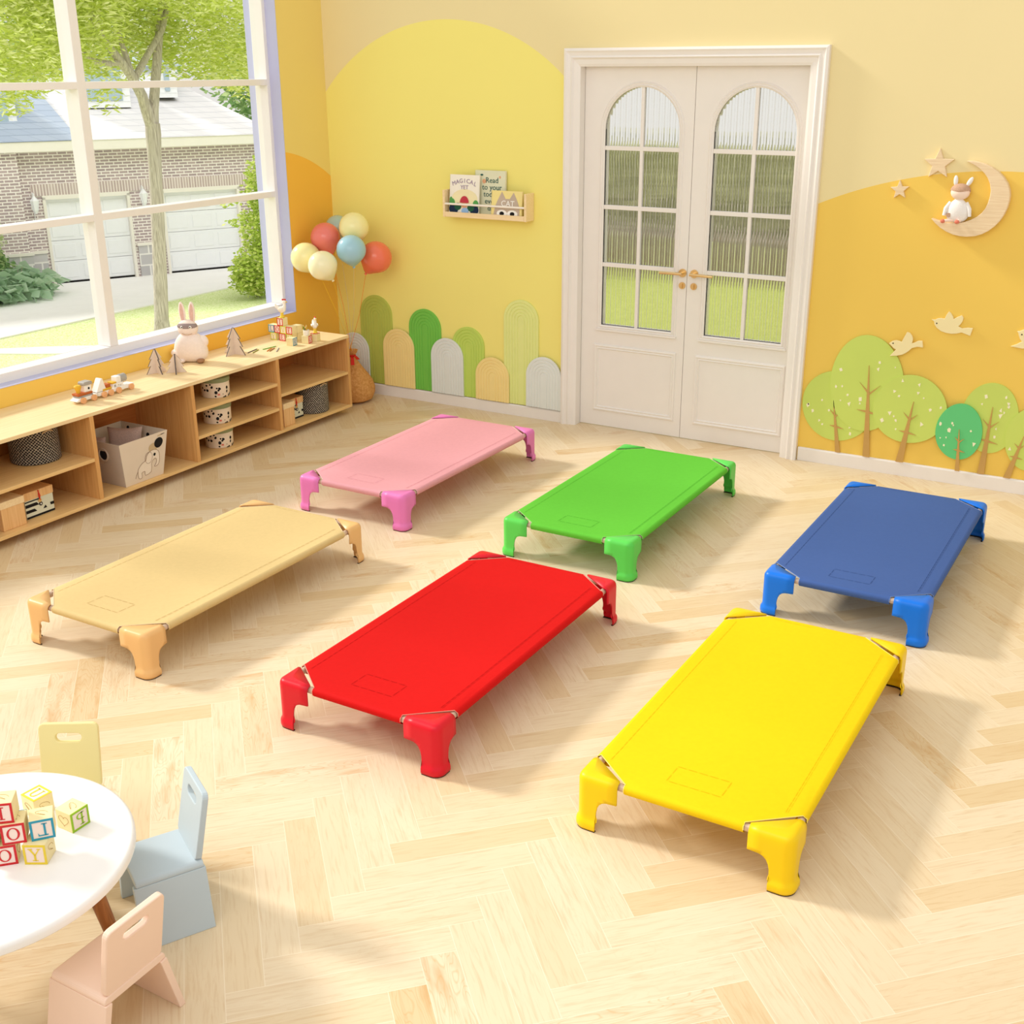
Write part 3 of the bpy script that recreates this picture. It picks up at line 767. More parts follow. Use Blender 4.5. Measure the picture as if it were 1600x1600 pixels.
B3 = [(4.363, .856), (4.376, .858), (4.390, .866), (4.410, .866), (4.425, .858), (4.440, .880), (4.462, .898), (4.470, .876), (4.466, .850), (4.490, .852), (4.515, .858), (4.520, .826), (4.490, .824), (4.465, .815), (4.450, .795), (4.430, .778), (4.400, .770), (4.342, .776), (4.370, .790), (4.393, .806), (4.382, .818), (4.374, .836), (4.370, .848)]
bird('flat cream bird cut off by the right edge of the photo', B3, (4.388, .842), -0.001)
STARW = MOONW
def star(label, c, R1, R2, a0, y):
    P = [(c[0] + (R1 if i % 2 == 0 else R2) * math.cos(math.radians(a0 + 36 * i)), c[1] + (R1 if i % 2 == 0 else R2) * math.sin(math.radians(a0 + 36 * i))) for i in range(10)]
    mb = MB(); mb.prism(P, 'y', y, y - 0.018)
    tag(mb.build('wooden_star', STARW, org=(c[0], y, c[1] - R1), bevel=0.002), label, 'wall decoration')
star('larger wooden star above left of the crescent moon', (3.885, 1.655), .077, .033, 91, 0.0)
star('smaller wooden star, lower and nearer the doors', (3.707, 1.522), .049, .021, 94, 0.0)
MP = [(4.019, 1.676), (4.050, 1.677), (4.080, 1.672), (4.113, 1.663), (4.144, 1.649), (4.176, 1.629), (4.203, 1.604), (4.225, 1.575), (4.238, 1.544), (4.243, 1.519), (4.243, 1.494), (4.238, 1.460), (4.226, 1.424), (4.210, 1.394), (4.190, 1.368), (4.165, 1.345), (4.137, 1.328), (4.103, 1.316), (4.068, 1.311), (4.033, 1.312), (3.999, 1.318), (3.966, 1.330), (3.935, 1.347), (3.908, 1.368), (3.884, 1.392), (3.915, 1.383), (3.949, 1.377), (3.981, 1.374), (4.013, 1.376), (4.045, 1.382), (4.074, 1.394), (4.100, 1.410), (4.122, 1.430), (4.137, 1.454), (4.146, 1.481), (4.151, 1.512), (4.151, 1.541), (4.143, 1.572), (4.129, 1.599), (4.113, 1.619), (4.093, 1.637), (4.074, 1.650), (4.052, 1.661), (4.036, 1.669)]
mb = MB(); mb.prism(MP, 'y', 0.0, -0.045)
tag(mb.build('wooden_moon', MOONW, org=(4.06, -0.02, 1.311), bevel=0.003), 'big wooden crescent moon on the wall with a toy sitting in it', 'wall decoration')

# soft toy sitting in the moon
TO = (4.008, -0.030, 1.378)
ty = thing('bunny_doll', TO, 'white eared doll with brown cap sitting on the wooden moon', 'toy')
PLW = M('white plush', (240, 236, 232), 0.9, 0.05, 0.03, 150, bump=0.6)
PLB = M('taupe knit', (196, 160, 134), 0.9, 0.05, 0.12, 180, bump=0.6)
SKIN = M('doll skin', (246, 222, 204), 0.7, 0.1, 0.02)
ROSE = M('coral felt', (222, 128, 106), 0.8, 0.05, 0.03)
mb = MB(); mb.ell((4.006, -0.030, 1.436), (.055, .028, .060), 22, 14, fn=lambda p: Vector((p.x * (1 - .22 * p.z), p.y, p.z))); mb.build('doll_body', PLW, ty, TO, smooth=True)
mb = MB(); mb.ell((4.008, -0.033, 1.524), (.046, .030, .036), 22, 14); hdm = mb.build('doll_head', SKIN, ty, TO, smooth=True)
mb = MB()
vs = []; fs = []
mb.ell((4.008, -0.031, 1.532), (.049, .033, .036), 22, 14, fn=lambda p: Vector((p.x, p.y, max(p.z, -0.12 + 0.25 * abs(p.x) * (1 if p.y < 0 else 0)))))
mb.build('doll_cap', PLB, hdm, TO, smooth=True).location = (0, 0, 0)
for s_, tilt in ((-1, -0.06), (1, 0.5)):
    mb = MB(); mt = T(4.008 + s_ * .027, -.030, 1.556) @ RY(tilt)
    mb.ell((0, 0, 0), (1, 1, 1), 14, 10)
    mb.v = [mt @ Vector((v.x * .011, v.y * .007, v.z * .026 + .024)) for v in mb.v]
    mb.build('doll_ear', PLW, hdm, TO, smooth=True).location = (0, 0, 0)
for s_ in (-1, 1):
    mb = MB(); mb.tube([(4.006 + s_ * .038, -.032, 1.476), (4.006 + s_ * .056, -.040, 1.445), (4.006 + s_ * .062, -.044, 1.410)], [.009, .011, .008], 10); mb.build('doll_arm', PLW, ty, TO, smooth=True)
    ex = 3.945 if s_ < 0 else 4.014
    mb = MB(); mb.tube([(4.006 + s_ * .018, -.040, 1.388), ((4.006 + s_ * .018 + ex) / 2, -.052, 1.388), (ex, -.060, 1.384)], [.009, .008, .007], 10)
    lg = mb.build('doll_leg', SKIN, ty, TO, smooth=True)
    mb = MB(); mb.ell((ex, -.061, 1.384), (.012, .010, .010), 12, 8); mb.build('doll_shoe', ROSE, lg, TO, smooth=True).location = (0, 0, 0)
mb = MB(); mb.prism(rrect(3.957, 3.977, 1.404, 1.424, .005), 'y', -.0495, -.0535); mb.build('belly_patch', PLB, ty, TO)

# ------------------------------------------------------------------ book ledge and books
BO = (1.252, -0.05, 1.247)
bl = thing('book_ledge', BO, 'small wooden book ledge with a front rail on the yellow wall', 'shelf')
bx0, bx1, by = 0.953, 1.552, -0.100
for a, b_ in ((bx0, bx0 + .016), (bx1 - .016, bx1)):
    mb = MB(); mb.box(a, b_, by, -0.001, 1.247, 1.411); mb.build('end_panel', BENCHW, bl, BO, bevel=0.003)
mb = MB(); mb.box(bx0 + .016, bx1 - .016, by + .014, -0.001, 1.249, 1.263); mb.build('ledge_board', BENCHW, bl, BO)
mb = MB(); mb.box(bx0 + .016, bx1 - .016, by, by + .014, 1.249, 1.280); mb.build('front_lip', BENCHW, bl, BO, bevel=0.002)
mb = MB(); mb.tube([(bx0 + .012, by + .007, 1.328), (bx1 - .012, by + .007, 1.328)], 0.0065, 12); mb.build('rail', M('white rail', (246, 238, 226), .5, .2, .01), bl, BO, smooth=True)
PAGE = M('paper pages', (246, 238, 214), 0.8, 0.1, 0.03)
def book(label, x0, x1, z0, z1, yb, th, col, deco, tilt=0.10):
    o = (x0, yb, z0); w, h = x1 - x0, z1 - z0
    r = thing('picture_book', o, label, 'book', 'picture books on the wall ledge')
    cov = M('cover %d %d %d' % col, col, 0.5, 0.25, 0.02)
    mt = RX(-tilt)
    mb = MB(); mb.box(0, w, -th, -th + .002, 0, h, mat=mt); mb.box(0, w, -.002, 0, 0, h, mat=mt); mb.box(0, .002, -th, 0, 0, h, mat=mt)
    c = mb.build('cover', cov, r)
    mb = MB(); mb.box(.002, w - .003, -th + .002, -.002, .003, h - .003, mat=mt); mb.build('pages', PAGE, r)
    deco(c, w, h, mt @ T(0, -th - .0004, 0))
    return r
INKP = M('lilac ink', (150, 130, 158), .6, .2, .02); INKG = M('dark green ink', (44, 92, 84), .6, .2, .02)
CRED = M('crimson print', (196, 60, 74), .6, .2, .03); LEAFD = M('deep leaf print', (36, 92, 66), .6, .2, .06); NAVY = M('navy print', (26, 44, 74), .6, .2, .05)
PALEB = M('pale blue print', (150, 186, 226), .6, .2, .04); WARM = M('sandy print', (244, 232, 186), .6, .2, .04); FACE = M('tan print', (226, 170, 132), .6, .2, .03)
GREYP = M('grey print', (196, 178, 160), .6, .2, .06); WHP = M('white print', (250, 248, 242), .6, .2, .01); LEAFM = M('mid leaf print', (92, 164, 84), .6, .2, .05)
def disc(mb, cx, cz, rx, rz, m, mt, n=20, d=.0006):
    mb.prism(arc(cx, cz, rx, 0, 360 - 360 / n, n - 1, rz), 'y', 0, -d, m, mt)
def deco1(c, w, h, mt):
    mb = MB()
    mats = [WARM, LEAFM, LEAFD, NAVY, CRED, FACE, PALEB]
    disc(mb, w * .52, h * .40, w * .44, h * .24, 0, mt)
    for q, (x, z, a, b_, k) in enumerate([(.10, .28, .10, .12, 1), (.90, .26, .10, .12, 1), (.06, .36, .05, .08, 1), (.16, .14, .16, .13, 3), (.86, .13, .15, .12, 3), (.30, .20, .12, .09, 2), (.74, .18, .12, .09, 2)]):
        disc(mb, w * x, h * z, w * a * .98, h * b_, k, mt @ T(0, -.0006 * (1 + q * .3), 0))
    mt2 = mt @ T(0, -.003, 0)
    disc(mb, w * .52, h * .25, w * .10, h * .08, 5, mt2)
    mb.prism(arc(w * .52, h * .30, w * .15, 0, 180, 14, h * .17), 'y', 0, -.0006, 4, mt2 @ T(0, -.0007, 0))
    disc(mb, w * .55, h * .10, w * .12, h * .08, 6, mt2)
    mb.build('cover_picture', mats, c)
    mb = MB()
    for i, ch in enumerate('MAGICAL'):
        f = (i - 3) / 3.0
        text_mb(ch, .036, mb, 0, mt @ T(w * .5 + f * w * .34, -.0008, h * (.80 - .07 * f * f)) @ RY(f * .32))
    text_mb('YET', .034, mb, 0, mt @ T(w * .5, -.0008, h * .64))
    mb.build('title', INKP, c)
def deco2(c, w, h, mt):
    mb = MB()
    for i, s_ in enumerate(['Read', 'to your', 'toddler', 'every', 'day']): text_mb(s_, .046, mb, 0, mt @ T(w * (.56 if i != 2 else .6), -.0008, h * (.73 - .155 * i)))
    mb.build('title', INKG, c)
    mb = MB(); disc(mb, w * .30, h * .76, w * .06, h * .05, 0, mt); disc(mb, w * .22, h * .90, w * .05, h * .02, 1, mt); disc(mb, w * .82, h * .86, w * .03, h * .03, 0, mt)
    mb.build('cover_picture', [FACE, INKG], c)
def deco3(c, w, h, mt):
    mb = MB()
    mb.prism([(w * .12, h * .36), (w * .20, h * .62), (w * .34, h * .97), (w * .46, h * .70), (w * .60, h * .70), (w * .72, h * .95), (w * .86, h * .60), (w * .93, h * .36), (w * .93, 0.002), (w * .08, .002)], 'y', 0, -.0006, 0, mt)
    for x in (.36, .70):
        disc(mb, w * x, h * .14, w * .17, h * .14, 1, mt @ T(0, -.0008, 0)); disc(mb, w * x, h * .14, w * .075, h * .075, 2, mt @ T(0, -.0016, 0))
    mb.build('cover_picture', [GREYP, WHP, DARKLINE], c)
    mb = MB(); text_mb('CAT', .048, mb, 0, mt @ T(w * .54, -.001, h * .42)); mb.build('title', WHP, c)
book('picture book titled in curved lilac letters, left on the wall ledge', .984, 1.199, 1.264, 1.503, -.066, .010, (246, 240, 226), deco1)
book('tall pale book with dark green words at the back of the ledge', 1.150, 1.366, 1.264, 1.531, -.018, .016, (226, 226, 196), deco2, .04)
book('short square book with big cat eyes, right on the ledge', 1.292, 1.508, 1.264, 1.420, -.068, .012, (244, 226, 150), deco3)

# ------------------------------------------------------------------ balloons and weight
WT = (0.28, -0.23, 0)
wgt = thing('balloon_weight', WT, 'tan teardrop balloon weight with red ribbon between shelf and back wall', 'balloon weight')
CORK = speckle('cork sack', (196, 136, 74), (222, 168, 104), 60)
pf = [(.0, .0), (.085, .002), (.125, .022), (.143, .065), (.144, .100), (.130, .145), (.100, .190), (.065, .235), (.038, .275), (.022, .305), (.020, .318)]
mb = MB(); mb.lathe(pf, 32); mb.build('sack', CORK, wgt, smooth=True)
mb = MB(); mb.lathe([(.020, .318), (.034, .335), (.040, .352), (.030, .350), (.014, .325)], 18); mb.build('sack_neck', CORK, wgt, smooth=True)
RIB = M('red ribbon', (214, 40, 30), .5, .3, .04)
mb = MB(); mb.lathe([(.023, .306), (.026, .310), (.026, .318), (.022, .322)], 18)
for a, dz in ((-.5, -.01), (-.9, -.045), (2.4, -.02), (2.0, -.05)):
    dx, dy = math.cos(a), math.sin(a); q = Vector((-dy, dx, 0)) * .010
    p0 = Vector((dx * .022, dy * .022, .315)); p1 = Vector((dx * .055, dy * .055, .322 + dz * .3)); p2 = Vector((dx * .098, dy * .098, .316 + dz))
    mb.add([p0 - q * .6, p0 + q * .6, p1 + q, p1 - q, p2 + q * 1.2, p2 - q * 1.2], [(0, 1, 2, 3), (3, 2, 4, 5)])
rb = mb.build('ribbon', RIB, wgt); sd = rb.modifiers.new('t', 'SOLIDIFY'); sd.thickness = .0015
BC = {'cream': (246, 236, 172), 'white': (248, 242, 200), 'red': (236, 126, 114), 'orange': (240, 120, 90), 'blue': (164, 206, 222), 'grey': (176, 200, 188)}
def balloon(label, c, r, col, tilt, scol, s_=1.0):
    o = (c[0], c[1], c[2])
    m = M('balloon ' + col, BC[col], 0.18, 0.5, 0.01, sss=0.15)
    mb = MB()
    d = (Vector((WT[0], WT[1], .34)) - Vector(c)).normalized()
    ax = Vector((d.x + tilt[0], d.y + tilt[1], d.z)).normalized()
    q = Vector((0, 0, -1)).rotation_difference(ax).to_matrix().to_4x4()
    def fn(p):
        t_ = max(0.0, -p.z - 0.25)
        k = 1 - 0.55 * t_ ** 2 * 1.3
        return Vector((p.x * k, p.y * k, p.z * (1 + .22 * max(0, -p.z) ** 3)))
    mb.ell((0, 0, 0), (r, r, r), 28, 20, mat=q, fn=fn)
    b_ = mb.build('balloon', m, loc=o, smooth=True); tag(b_, label, 'balloon', 'balloons on strings in the corner')
    kp = q @ Vector((0, 0, -r * 1.20))
    mb = MB(); mb.lathe([(.003, .008), (.004, .0), (.010, -.010), (.0085, -.011)], 12, mat=T(*kp) @ q); mb.build('knot', m, b_, smooth=True)
    e_ = Vector((WT[0], WT[1], .345)) - Vector(o) + Vector((random.uniform(-.012, .012), random.uniform(-.012, .012), 0)); st = kp + q @ Vector((0, 0, -.006))
    mid = (st + e_) / 2 + Vector((.01 * s_, .006, -.01))
    mb = MB(); mb.tube([st, st * .6 + mid * .4, mid, mid * .4 + e_ * .6, e_], .0013, 6); mb.build('string', M('string ' + str(scol), scol, .5, .2, .02), b_)
YS, OS, WS = (240, 196, 50), (236, 130, 30), (206, 196, 160)
balloon('pale cream balloon at the top of the bunch', (.366, -.25, 1.163), .096, 'cream', (0, .1), YS)
balloon('coral red balloon left of the top cream one', (.170, -.30, 1.092), .097, 'red', (.2, -.1), OS)
balloon('cream balloon furthest left, in front of the orange wall', (.112, -.44, .978), .097, 'cream', (.5, 0), YS)
balloon('creamy white balloon hanging lowest and nearest', (.330, -.54, .957), .093, 'white', (.3, .1), YS)
balloon('light blue balloon in the middle of the bunch', (.436, -.38, 1.042), .094, 'blue', (.1, .1), WS)
balloon('orange red balloon furthest right, by the yellow wall', (.470, -.17, .970), .104, 'orange', (-.35, -.1), OS)
balloon('grey green balloon almost hidden behind the bunch', (.125, -.115, 1.135), .080, 'grey', (0, 0), WS)

# ------------------------------------------------------------------ table, chairs
TC = (2.828, -5.009); TZ = 0.36; TR = 0.362
TABW = M('white table lacquer', (238, 235, 232), 0.28, 0.4, 0.005)
tb = thing('round_table', (TC[0], TC[1], 0), 'round white toddler table with walnut legs, cut by the left edge', 'table')
pr = [(0, .328), (TR - .020, .328), (TR - .006, .331), (TR, .337), (TR, .350), (TR - .003, .3565), (TR - .010, TZ), (0, TZ)]
mb = MB(); mb.lathe(pr, 96); mb.build('tabletop', TABW, tb, smooth=True)
for a in (27, 117, 207, 297):
    d = Vector((math.cos(math.radians(a)), math.sin(math.radians(a)), 0))
    mb = MB(); mb.tube([d * .26 + Vector((0, 0, .33)), d * .335], [.021, .014], 16)
    lg = mb.build('table_leg', LEGW, tb, smooth=True)
CHAIRO = None
def chair(label, c, face, col, seatcol=None):
    """child chair: seat bent down into two splayed side boards, slab back with a slot"""
    r = thing('toddler_chair', (c[0], c[1], 0), label, 'chair', 'child chairs around the round table', rz=face)   # local -y = facing
    m = M('chair ' + str(col), col, .5, .2, .01)
    zs = 0.185; hw = 0.089; dp = 0.088; sp = 0.040; th = 0.017
    out = [(-hw - sp, 0), (-hw - .002, zs - .016)] + arc(-hw + .012, zs - .014, .014, 165, 95, 4) + arc(hw - .012, zs - .014, .014, 85, 15, 4) + [(hw + .002, zs - .016), (hw + sp, 0)]
    inn = [(hw + sp - th * 1.05, 0), (hw - th, zs - th - .004), (-hw + th, zs - th - .004), (-hw - sp + th * 1.05, 0)]
    # seat bridge and two side boards as separate parts that share the bent outline
    mb = MB(); seat = out[2:-2]
    mb.prism([(-hw - .002, zs - .018)] + seat + [(hw + .002, zs - .018), (hw - th, zs - th - .004), (-hw + th, zs - th - .004)], 'y', -dp, dp)
    mb.build('seat', m, r, bevel=.003)
    for s_ in (-1, 1):
        mb = MB(); mb.prism([(s_ * (hw + sp), 0), (s_ * (hw + .0025), zs - .018), (s_ * (hw - th), zs - th - .003), (s_ * (hw + sp - th * 1.05), 0)], 'y', -dp - .006, dp + .004)
        mb.build('side_board', m, r, bevel=.002)
    # back slab with a handle slot, leaning back
    H = 0.196; bw = 0.084
    outer = rrect(-bw, bw, 0, H, .016, 5); 
    sl = [( .032, H - .050), ] 
    slot = arc(.024, H - .042, .013, -90, 90, 8) + arc(-.024, H - .042, .013, 90, 270, 8)
    mt = T(0, dp - .020, zs - .002) @ RX(-.20)
    mb = MB()
    # bridge outer and slot loops by angle so the slab stays one watertight shell
    def resample(P, n, c0):
        # equal-angle sampling around c0
        res = []
        for i in range(n):
            a = 2 * PI * i / n + 0.001; dx, dz = math.cos(a), math.sin(a); best = None
            for k in range(len(P)):
                x1, z1 = P[k - 1][0] - c0[0], P[k - 1][1] - c0[1]; x2, z2 = P[k][0] - c0[0], P[k][1] - c0[1]
                den = dx * (z2 - z1) - dz * (x2 - x1)
                if abs(den) < 1e-12: continue
                t_ = (x1 * (z2 - z1) - z1 * (x2 - x1)) / den; u_ = (x1 * dz - z1 * dx) / den
                if t_ > 0 and -1e-6 <= u_ <= 1 + 1e-6 and (best is None or t_ > best): best = t_
            res.append((c0[0] + dx * best, c0[1] + dz * best))
        return res
    c0 = (0, H - .042); n = 96
    O_ = resample(outer, n, c0); I_ = resample(slot, n, c0)
    vs = [(p[0], 0, p[1]) for p in O_] + [(p[0], 0, p[1]) for p in I_] + [(p[0], .017, p[1]) for p in O_] + [(p[0], .017, p[1]) for p in I_]
    fs = []
    for i in range(n):
        j = (i + 1) % n
        fs += [(i, j, n + j, n + i), (2 * n + i, 3 * n + i, 3 * n + j, 2 * n + j), (i, 2 * n + i, 2 * n + j, j), (n + i, n + j, 3 * n + j, 3 * n + i)]
    mb.add(vs, fs, 0, mt)
    mb.build('backrest', m, r, bevel=.003)
    return r
chair('pink peach child chair in the front, facing the white table', (3.205, -4.975), -PI / 2, (242, 212, 192))
chair('pale blue child chair on the right of the white table', (3.012, -4.626), math.radians(-119 + 90), (188, 202, 210))
chair('pale yellow child chair behind the white table', (2.605, -4.595), math.radians(-58 + 90), (238, 226, 164))

# ------------------------------------------------------------------ alphabet blocks
BW = M('pale block wood', (240, 224, 172), 0.5, 0.2, 0.05, 30)
CC = {'red': (206, 36, 42), 'cyan': (48, 150, 176), 'green': (150, 190, 36), 'yellow': (232, 204, 60), 'lime': (210, 214, 60)}
FIELD = M('block field', (244, 224, 212), 0.6, 0.2, 0.02)
ENGR = M('burnt engraving', (176, 140, 84), .7, .1, .05)
def glyph(ch):
    """serif capitals as polygons in a unit square"""
    R = lambda x0, x1, z0, z1: [(x0, z0), (x1, z0), (x1, z1), (x0, z1)]
    def ring(cx, cz, rx, rz, wx, wz, a0=0, a1=360):
        out = []; n = 24
        for i in range(n):
            a = math.radians(a0 + (a1 - a0) * i / n); b_ = math.radians(a0 + (a1 - a0) * (i + 1) / n)
            out.append([(cx + rx * math.cos(a), cz + rz * math.sin(a)), (cx + rx * math.cos(b_), cz + rz * math.sin(b_)), (cx + (rx - wx) * math.cos(b_), cz + (rz - wz) * math.sin(b_)), (cx + (rx - wx) * math.cos(a), cz + (rz - wz) * math.sin(a))])
        return out
    if ch == 'I': return [R(.42, .58, 0, 1), R(.28, .72, 0, .06), R(.28, .72, .94, 1)]
    if ch == 'L': return [R(.26, .40, 0, 1), R(.14, .52, .94, 1), R(.14, .80, 0, .08), [(.72, .08), (.80, .08), (.80, .26)]]
    if ch == 'O': return ring(.5, .5, .44, .5, .15, .06)
    if ch == 'Y': return [R(.43, .57, 0, .5), R(.30, .70, 0, .06), [(.43, .46), (.57, .46), (.28, .96), (.12, .96)], [(.46, .46), (.57, .46), (.88, .96), (.80, .96)], R(.04, .38, .94, 1), R(.68, .96, .94, 1)]
    if ch == 'P': return [R(.26, .40, 0, 1), R(.14, .54, 0, .06), R(.14, .5, .94, 1), R(.14, .5, .48, .53)] + ring(.48, .74, .34, .26, .14, .06, -90, 90)
    if ch == 'U': return [R(.16, .30, .34, 1), R(.72, .80, .34, 1), R(.06, .40, .94, 1), R(.62, .92, .94, 1)] + ring(.48, .34, .32, .34, .12, .09, 180, 360)
    if ch == 'E': return [R(.22, .36, 0, 1), R(.12, .80, 0, .06), R(.12, .80, .94, 1), R(.36, .62, .48, .54), R(.74, .80, 0, .22), R(.74, .80, .78, 1), R(.58, .63, .40, .62)]
    if ch == 'V': return [[(.42, 0), (.54, 0), (.24, .96), (.10, .96)], [(.46, 0), (.56, 0), (.88, .96), (.80, .96)], R(.02, .34, .94, 1), R(.68, .96, .94, 1)]
    if ch == 'R': return glyph('P') + [[(.44, .50), (.58, .50), (.90, 0), (.72, 0)]]
    return []
FACEM = {'-y': Matrix.Identity(4), '+x': RZ(PI / 2), '+y': RZ(PI), '-x': RZ(-PI / 2), '+z': RX(-PI / 2)}
def block(label, c, z, rz, faces, s=0.054, group='alphabet blocks on the round table', engrave=()):
    r = thing('alphabet_block', (c[0], c[1], z), label, 'toy block', group, rz=rz)
    h = s / 2
    mb = MB(); mb.box(-h, h, -h, h, 0, s); mb.build('block_body', BW, r, bevel=s * .03)
    for f, ch, col, mir in faces:
        mt = T(0, 0, h) @ FACEM[f] @ T(0, -h, 0)
        cm = M('block ' + col, CC[col], .45, .3, .02)
        mb = MB(); w = s * .10; k = s * .495
        for q in ((-k, k, -k, -k + w), (-k, k, k - w, k), (-k, -k + w, -k + w, k - w), (k - w, k, -k + w, k - w)): mb.box(q[0], q[1], -.0012, .0005, q[2], q[3], mat=mt)
        bo = mb.build('coloured_border', cm, r)
        mb = MB(); mb.box(-k + w, k - w, -.0004, .0005, -k + w, k - w, mat=mt); mb.build('letter_field', FIELD, r)
        mb = MB(); g = s * .62
        for P in glyph(ch):
            P = [((1 - p[0]) if mir else p[0], p[1]) for p in P]
            mb.prism([((p[0] - .5) * g, (p[1] - .5) * g) for p in P], 'y', 0, -.0013, 0, mt)
        mb.build('letter', cm, r)
    for f, kind in engrave:
        mt = T(0, 0, h) @ FACEM[f] @ T(0, -h - .0002, 0)
        mb = MB()
        if kind == 'heart':
            P = [(.016 * math.sin(a) ** 3 * 1.1, .0, .0012 + (13 * math.cos(a) - 5 * math.cos(2 * a) - 2 * math.cos(3 * a) - math.cos(4 * a)) * .0010) for a in [2 * PI * i / 30 for i in range(31)]]
        else:
            P = [(.015 * math.cos(a * 1.3) * (1 - a / 14), 0, .013 * math.sin(a) * (1 - a / 16)) for a in [7.0 * i / 40 for i in range(41)]]
        mb.tube([mt @ Vector(p) for p in P], s * .009, 5); mb.build('engraving', ENGR, r)
    return r
z1, z2, z3 = TZ, TZ + .0545, TZ + .109
block('loose alphabet block with a green mirrored letter at the pile right end', (2.931, -4.809), z1, 0, [('+x', 'P', 'green', True)], engrave=[('-y', 'heart'), ('+z', 'curl')])
block('bottom alphabet block with a yellow Y facing the viewer', (2.966, -4.937), z1, math.radians(30), [('-y', 'Y', 'yellow', False)], engrave=[('+x', 'curl')])
block('bottom alphabet block with a red O at the photo left edge', (2.902, -4.979), z1, math.radians(45), [('-y', 'O', 'red', False)], engrave=[('+x', 'heart')])
block('alphabet block with a yellow framed U on its top', (2.811, -4.815), z1, math.radians(-5), [('+z', 'U', 'yellow', False)], engrave=[('-y', 'curl'), ('+x', 'curl')])
block('alphabet block with a blue mirrored L on the second layer', (2.962, -4.915), z2, math.radians(50), [('-y', 'L', 'cyan', True)], engrave=[('+z', 'curl')])
block('alphabet block with a red O in the middle of the second layer', (2.919, -4.959), z2, math.radians(45), [('-y', 'O', 'red', False), ('+y', 'L', 'cyan', False)], engrave=[('+z', 'curl')])
block('alphabet block with a green edge, mostly outside the left photo edge', (2.876, -5.003), z2, math.radians(45), [('-y', 'V', 'green', False)])
block('alphabet block with a red I on top of the pile', (2.901, -4.966), z3, math.radians(40), [('-y', 'I', 'red', False)], engrave=[('+z', 'curl')])

# blocks stacked on the low shelf
SZ = 0.5202; sb = 0.047; gs = 'alphabet blocks on the low shelf'
q1, q2, q3 = SZ, SZ + sb + .0004, SZ + 2 * (sb + .0004)
ry = -0.806
block('shelf block with a pale yellow face, bottom left of the word stack', (.135, ry), q1, 0, [('-y', 'Y', 'lime', False)], sb, gs)
block('shelf block with a red E in the bottom row', (.207, ry), q1, 0, [('-y', 'E', 'red', False)], sb, gs)
block('shelf block with a yellow face, half hidden behind the teal R block', (.262, ry + .004), q1, 0, [('-y', 'V', 'lime', False)], sb, gs)
block('shelf block with a blue L, first letter of the LOVE row', (.122, ry), q2, 0, [('-y', 'L', 'cyan', False)], sb, gs)
block('shelf block with a red O, second letter of the LOVE row', (.170, ry), q2, 0, [('-y', 'O', 'red', False)], sb, gs)
block('shelf block with a yellow V, third letter of the LOVE row', (.218, ry), q2, 0, [('-y', 'V', 'lime', False)], sb, gs)
block('shelf block with a red E, last letter of the LOVE row', (.266, ry), q2, 0, [('-y', 'E', 'red', False)], sb, gs)
block('plain shelf block behind the last letter of the LOVE row', (.268, ry + .049), q2, 0, [('+y', 'O', 'lime', False)], sb, gs)
block('plain shelf block under the block behind the LOVE row', (.266, ry + .054), q1, 0, [('+y', 'O', 'lime', False)], sb, gs)
block('shelf block with a red I carrying the taller hen', (.196, ry), q3, 0, [('-y', 'I', 'red', False)], sb, gs)
block('shelf block with a dark teal R, in front of the LOVE stack', (.336, -.893), q1, math.radians(10), [('+x', 'R', 'cyan', False)], sb, gs)
block('shelf block with a red O facing the room, under the white pot', (.377, -.798), q1, math.radians(14), [('+x', 'O', 'red', False)], sb, gs)
block('plain shelf block right of the red O block', (.385, -.724), q1, math.radians(10), [('+z', 'E', 'red', False)], sb, gs)

# hens
HENW = M('white hen', (248, 242, 230), .5, .25, .02); HENR = M('hen red', (210, 54, 44), .5, .2, .03); HENY = M('hen yellow', (238, 204, 70), .5, .2, .04)
def hen(label, c, z, rz, s):
    r = thing('toy_hen', (c[0], c[1], z), label, 'toy', rz=rz)
    mb = MB()
    mb.tube([(0, 0, .030), (0, 0, .040)], .010, 10)
    mb.ell((0, 0, .052), (.026, .017, .020), 16, 10)
    mb.tube([(.012, 0, .058), (.020, 0, .078), (.018, 0, .095)], [.014, .009, .009], 10)
    mb.ell((.019, 0, .100), (.012, .010, .012), 14, 8)
    mb.v = [v * s for v in mb.v]; mb.build('hen_body', HENW, r, smooth=True)
    mb = MB(); mb.tube([(-.016, 0, .056), (-.034, 0, .072), (-.040, 0, .088)], [.012, .010, .003], 8)
    mb.v = [v * s for v in mb.v]; mb.build('hen_tail', HENW, r, smooth=True)
    for sy in (-1, 1):
        mb = MB(); mb.ell((-.004, sy * .020, .056), (.017, .005, .010), 12, 8); mb.v = [v * s for v in mb.v]; mb.build('hen_wing', HENW, r, smooth=True)
    mb = MB()
    for x in (.010, .018, .026): mb.ell((x, 0, .114), (.0055, .003, .006), 8, 6)
    mb.v = [v * s for v in mb.v]; mb.build('hen_comb', HENR, r, smooth=True)
    mb = MB(); mb.tube([(.029, 0, .100), (.040, 0, .097)], [.005, .001], 8); mb.v = [v * s for v in mb.v]; mb.build('hen_beak', HENY, r, smooth=True)
    mb = MB(); mb.lathe([(.016, 0), (.018, .004), (.010, .014), (.010, .034)], 14); mb.v = [v * s for v in mb.v]; mb.build('hen_base', HENY, r, smooth=True)
hen('white toy hen standing on top of the LOVE block stack', (.198, ry), q3 + sb + .001, .5, .98)
hen('white toy hen beside the little pot of crayons', (.386, -.724), q1 + sb + .0018, -.6, .90)
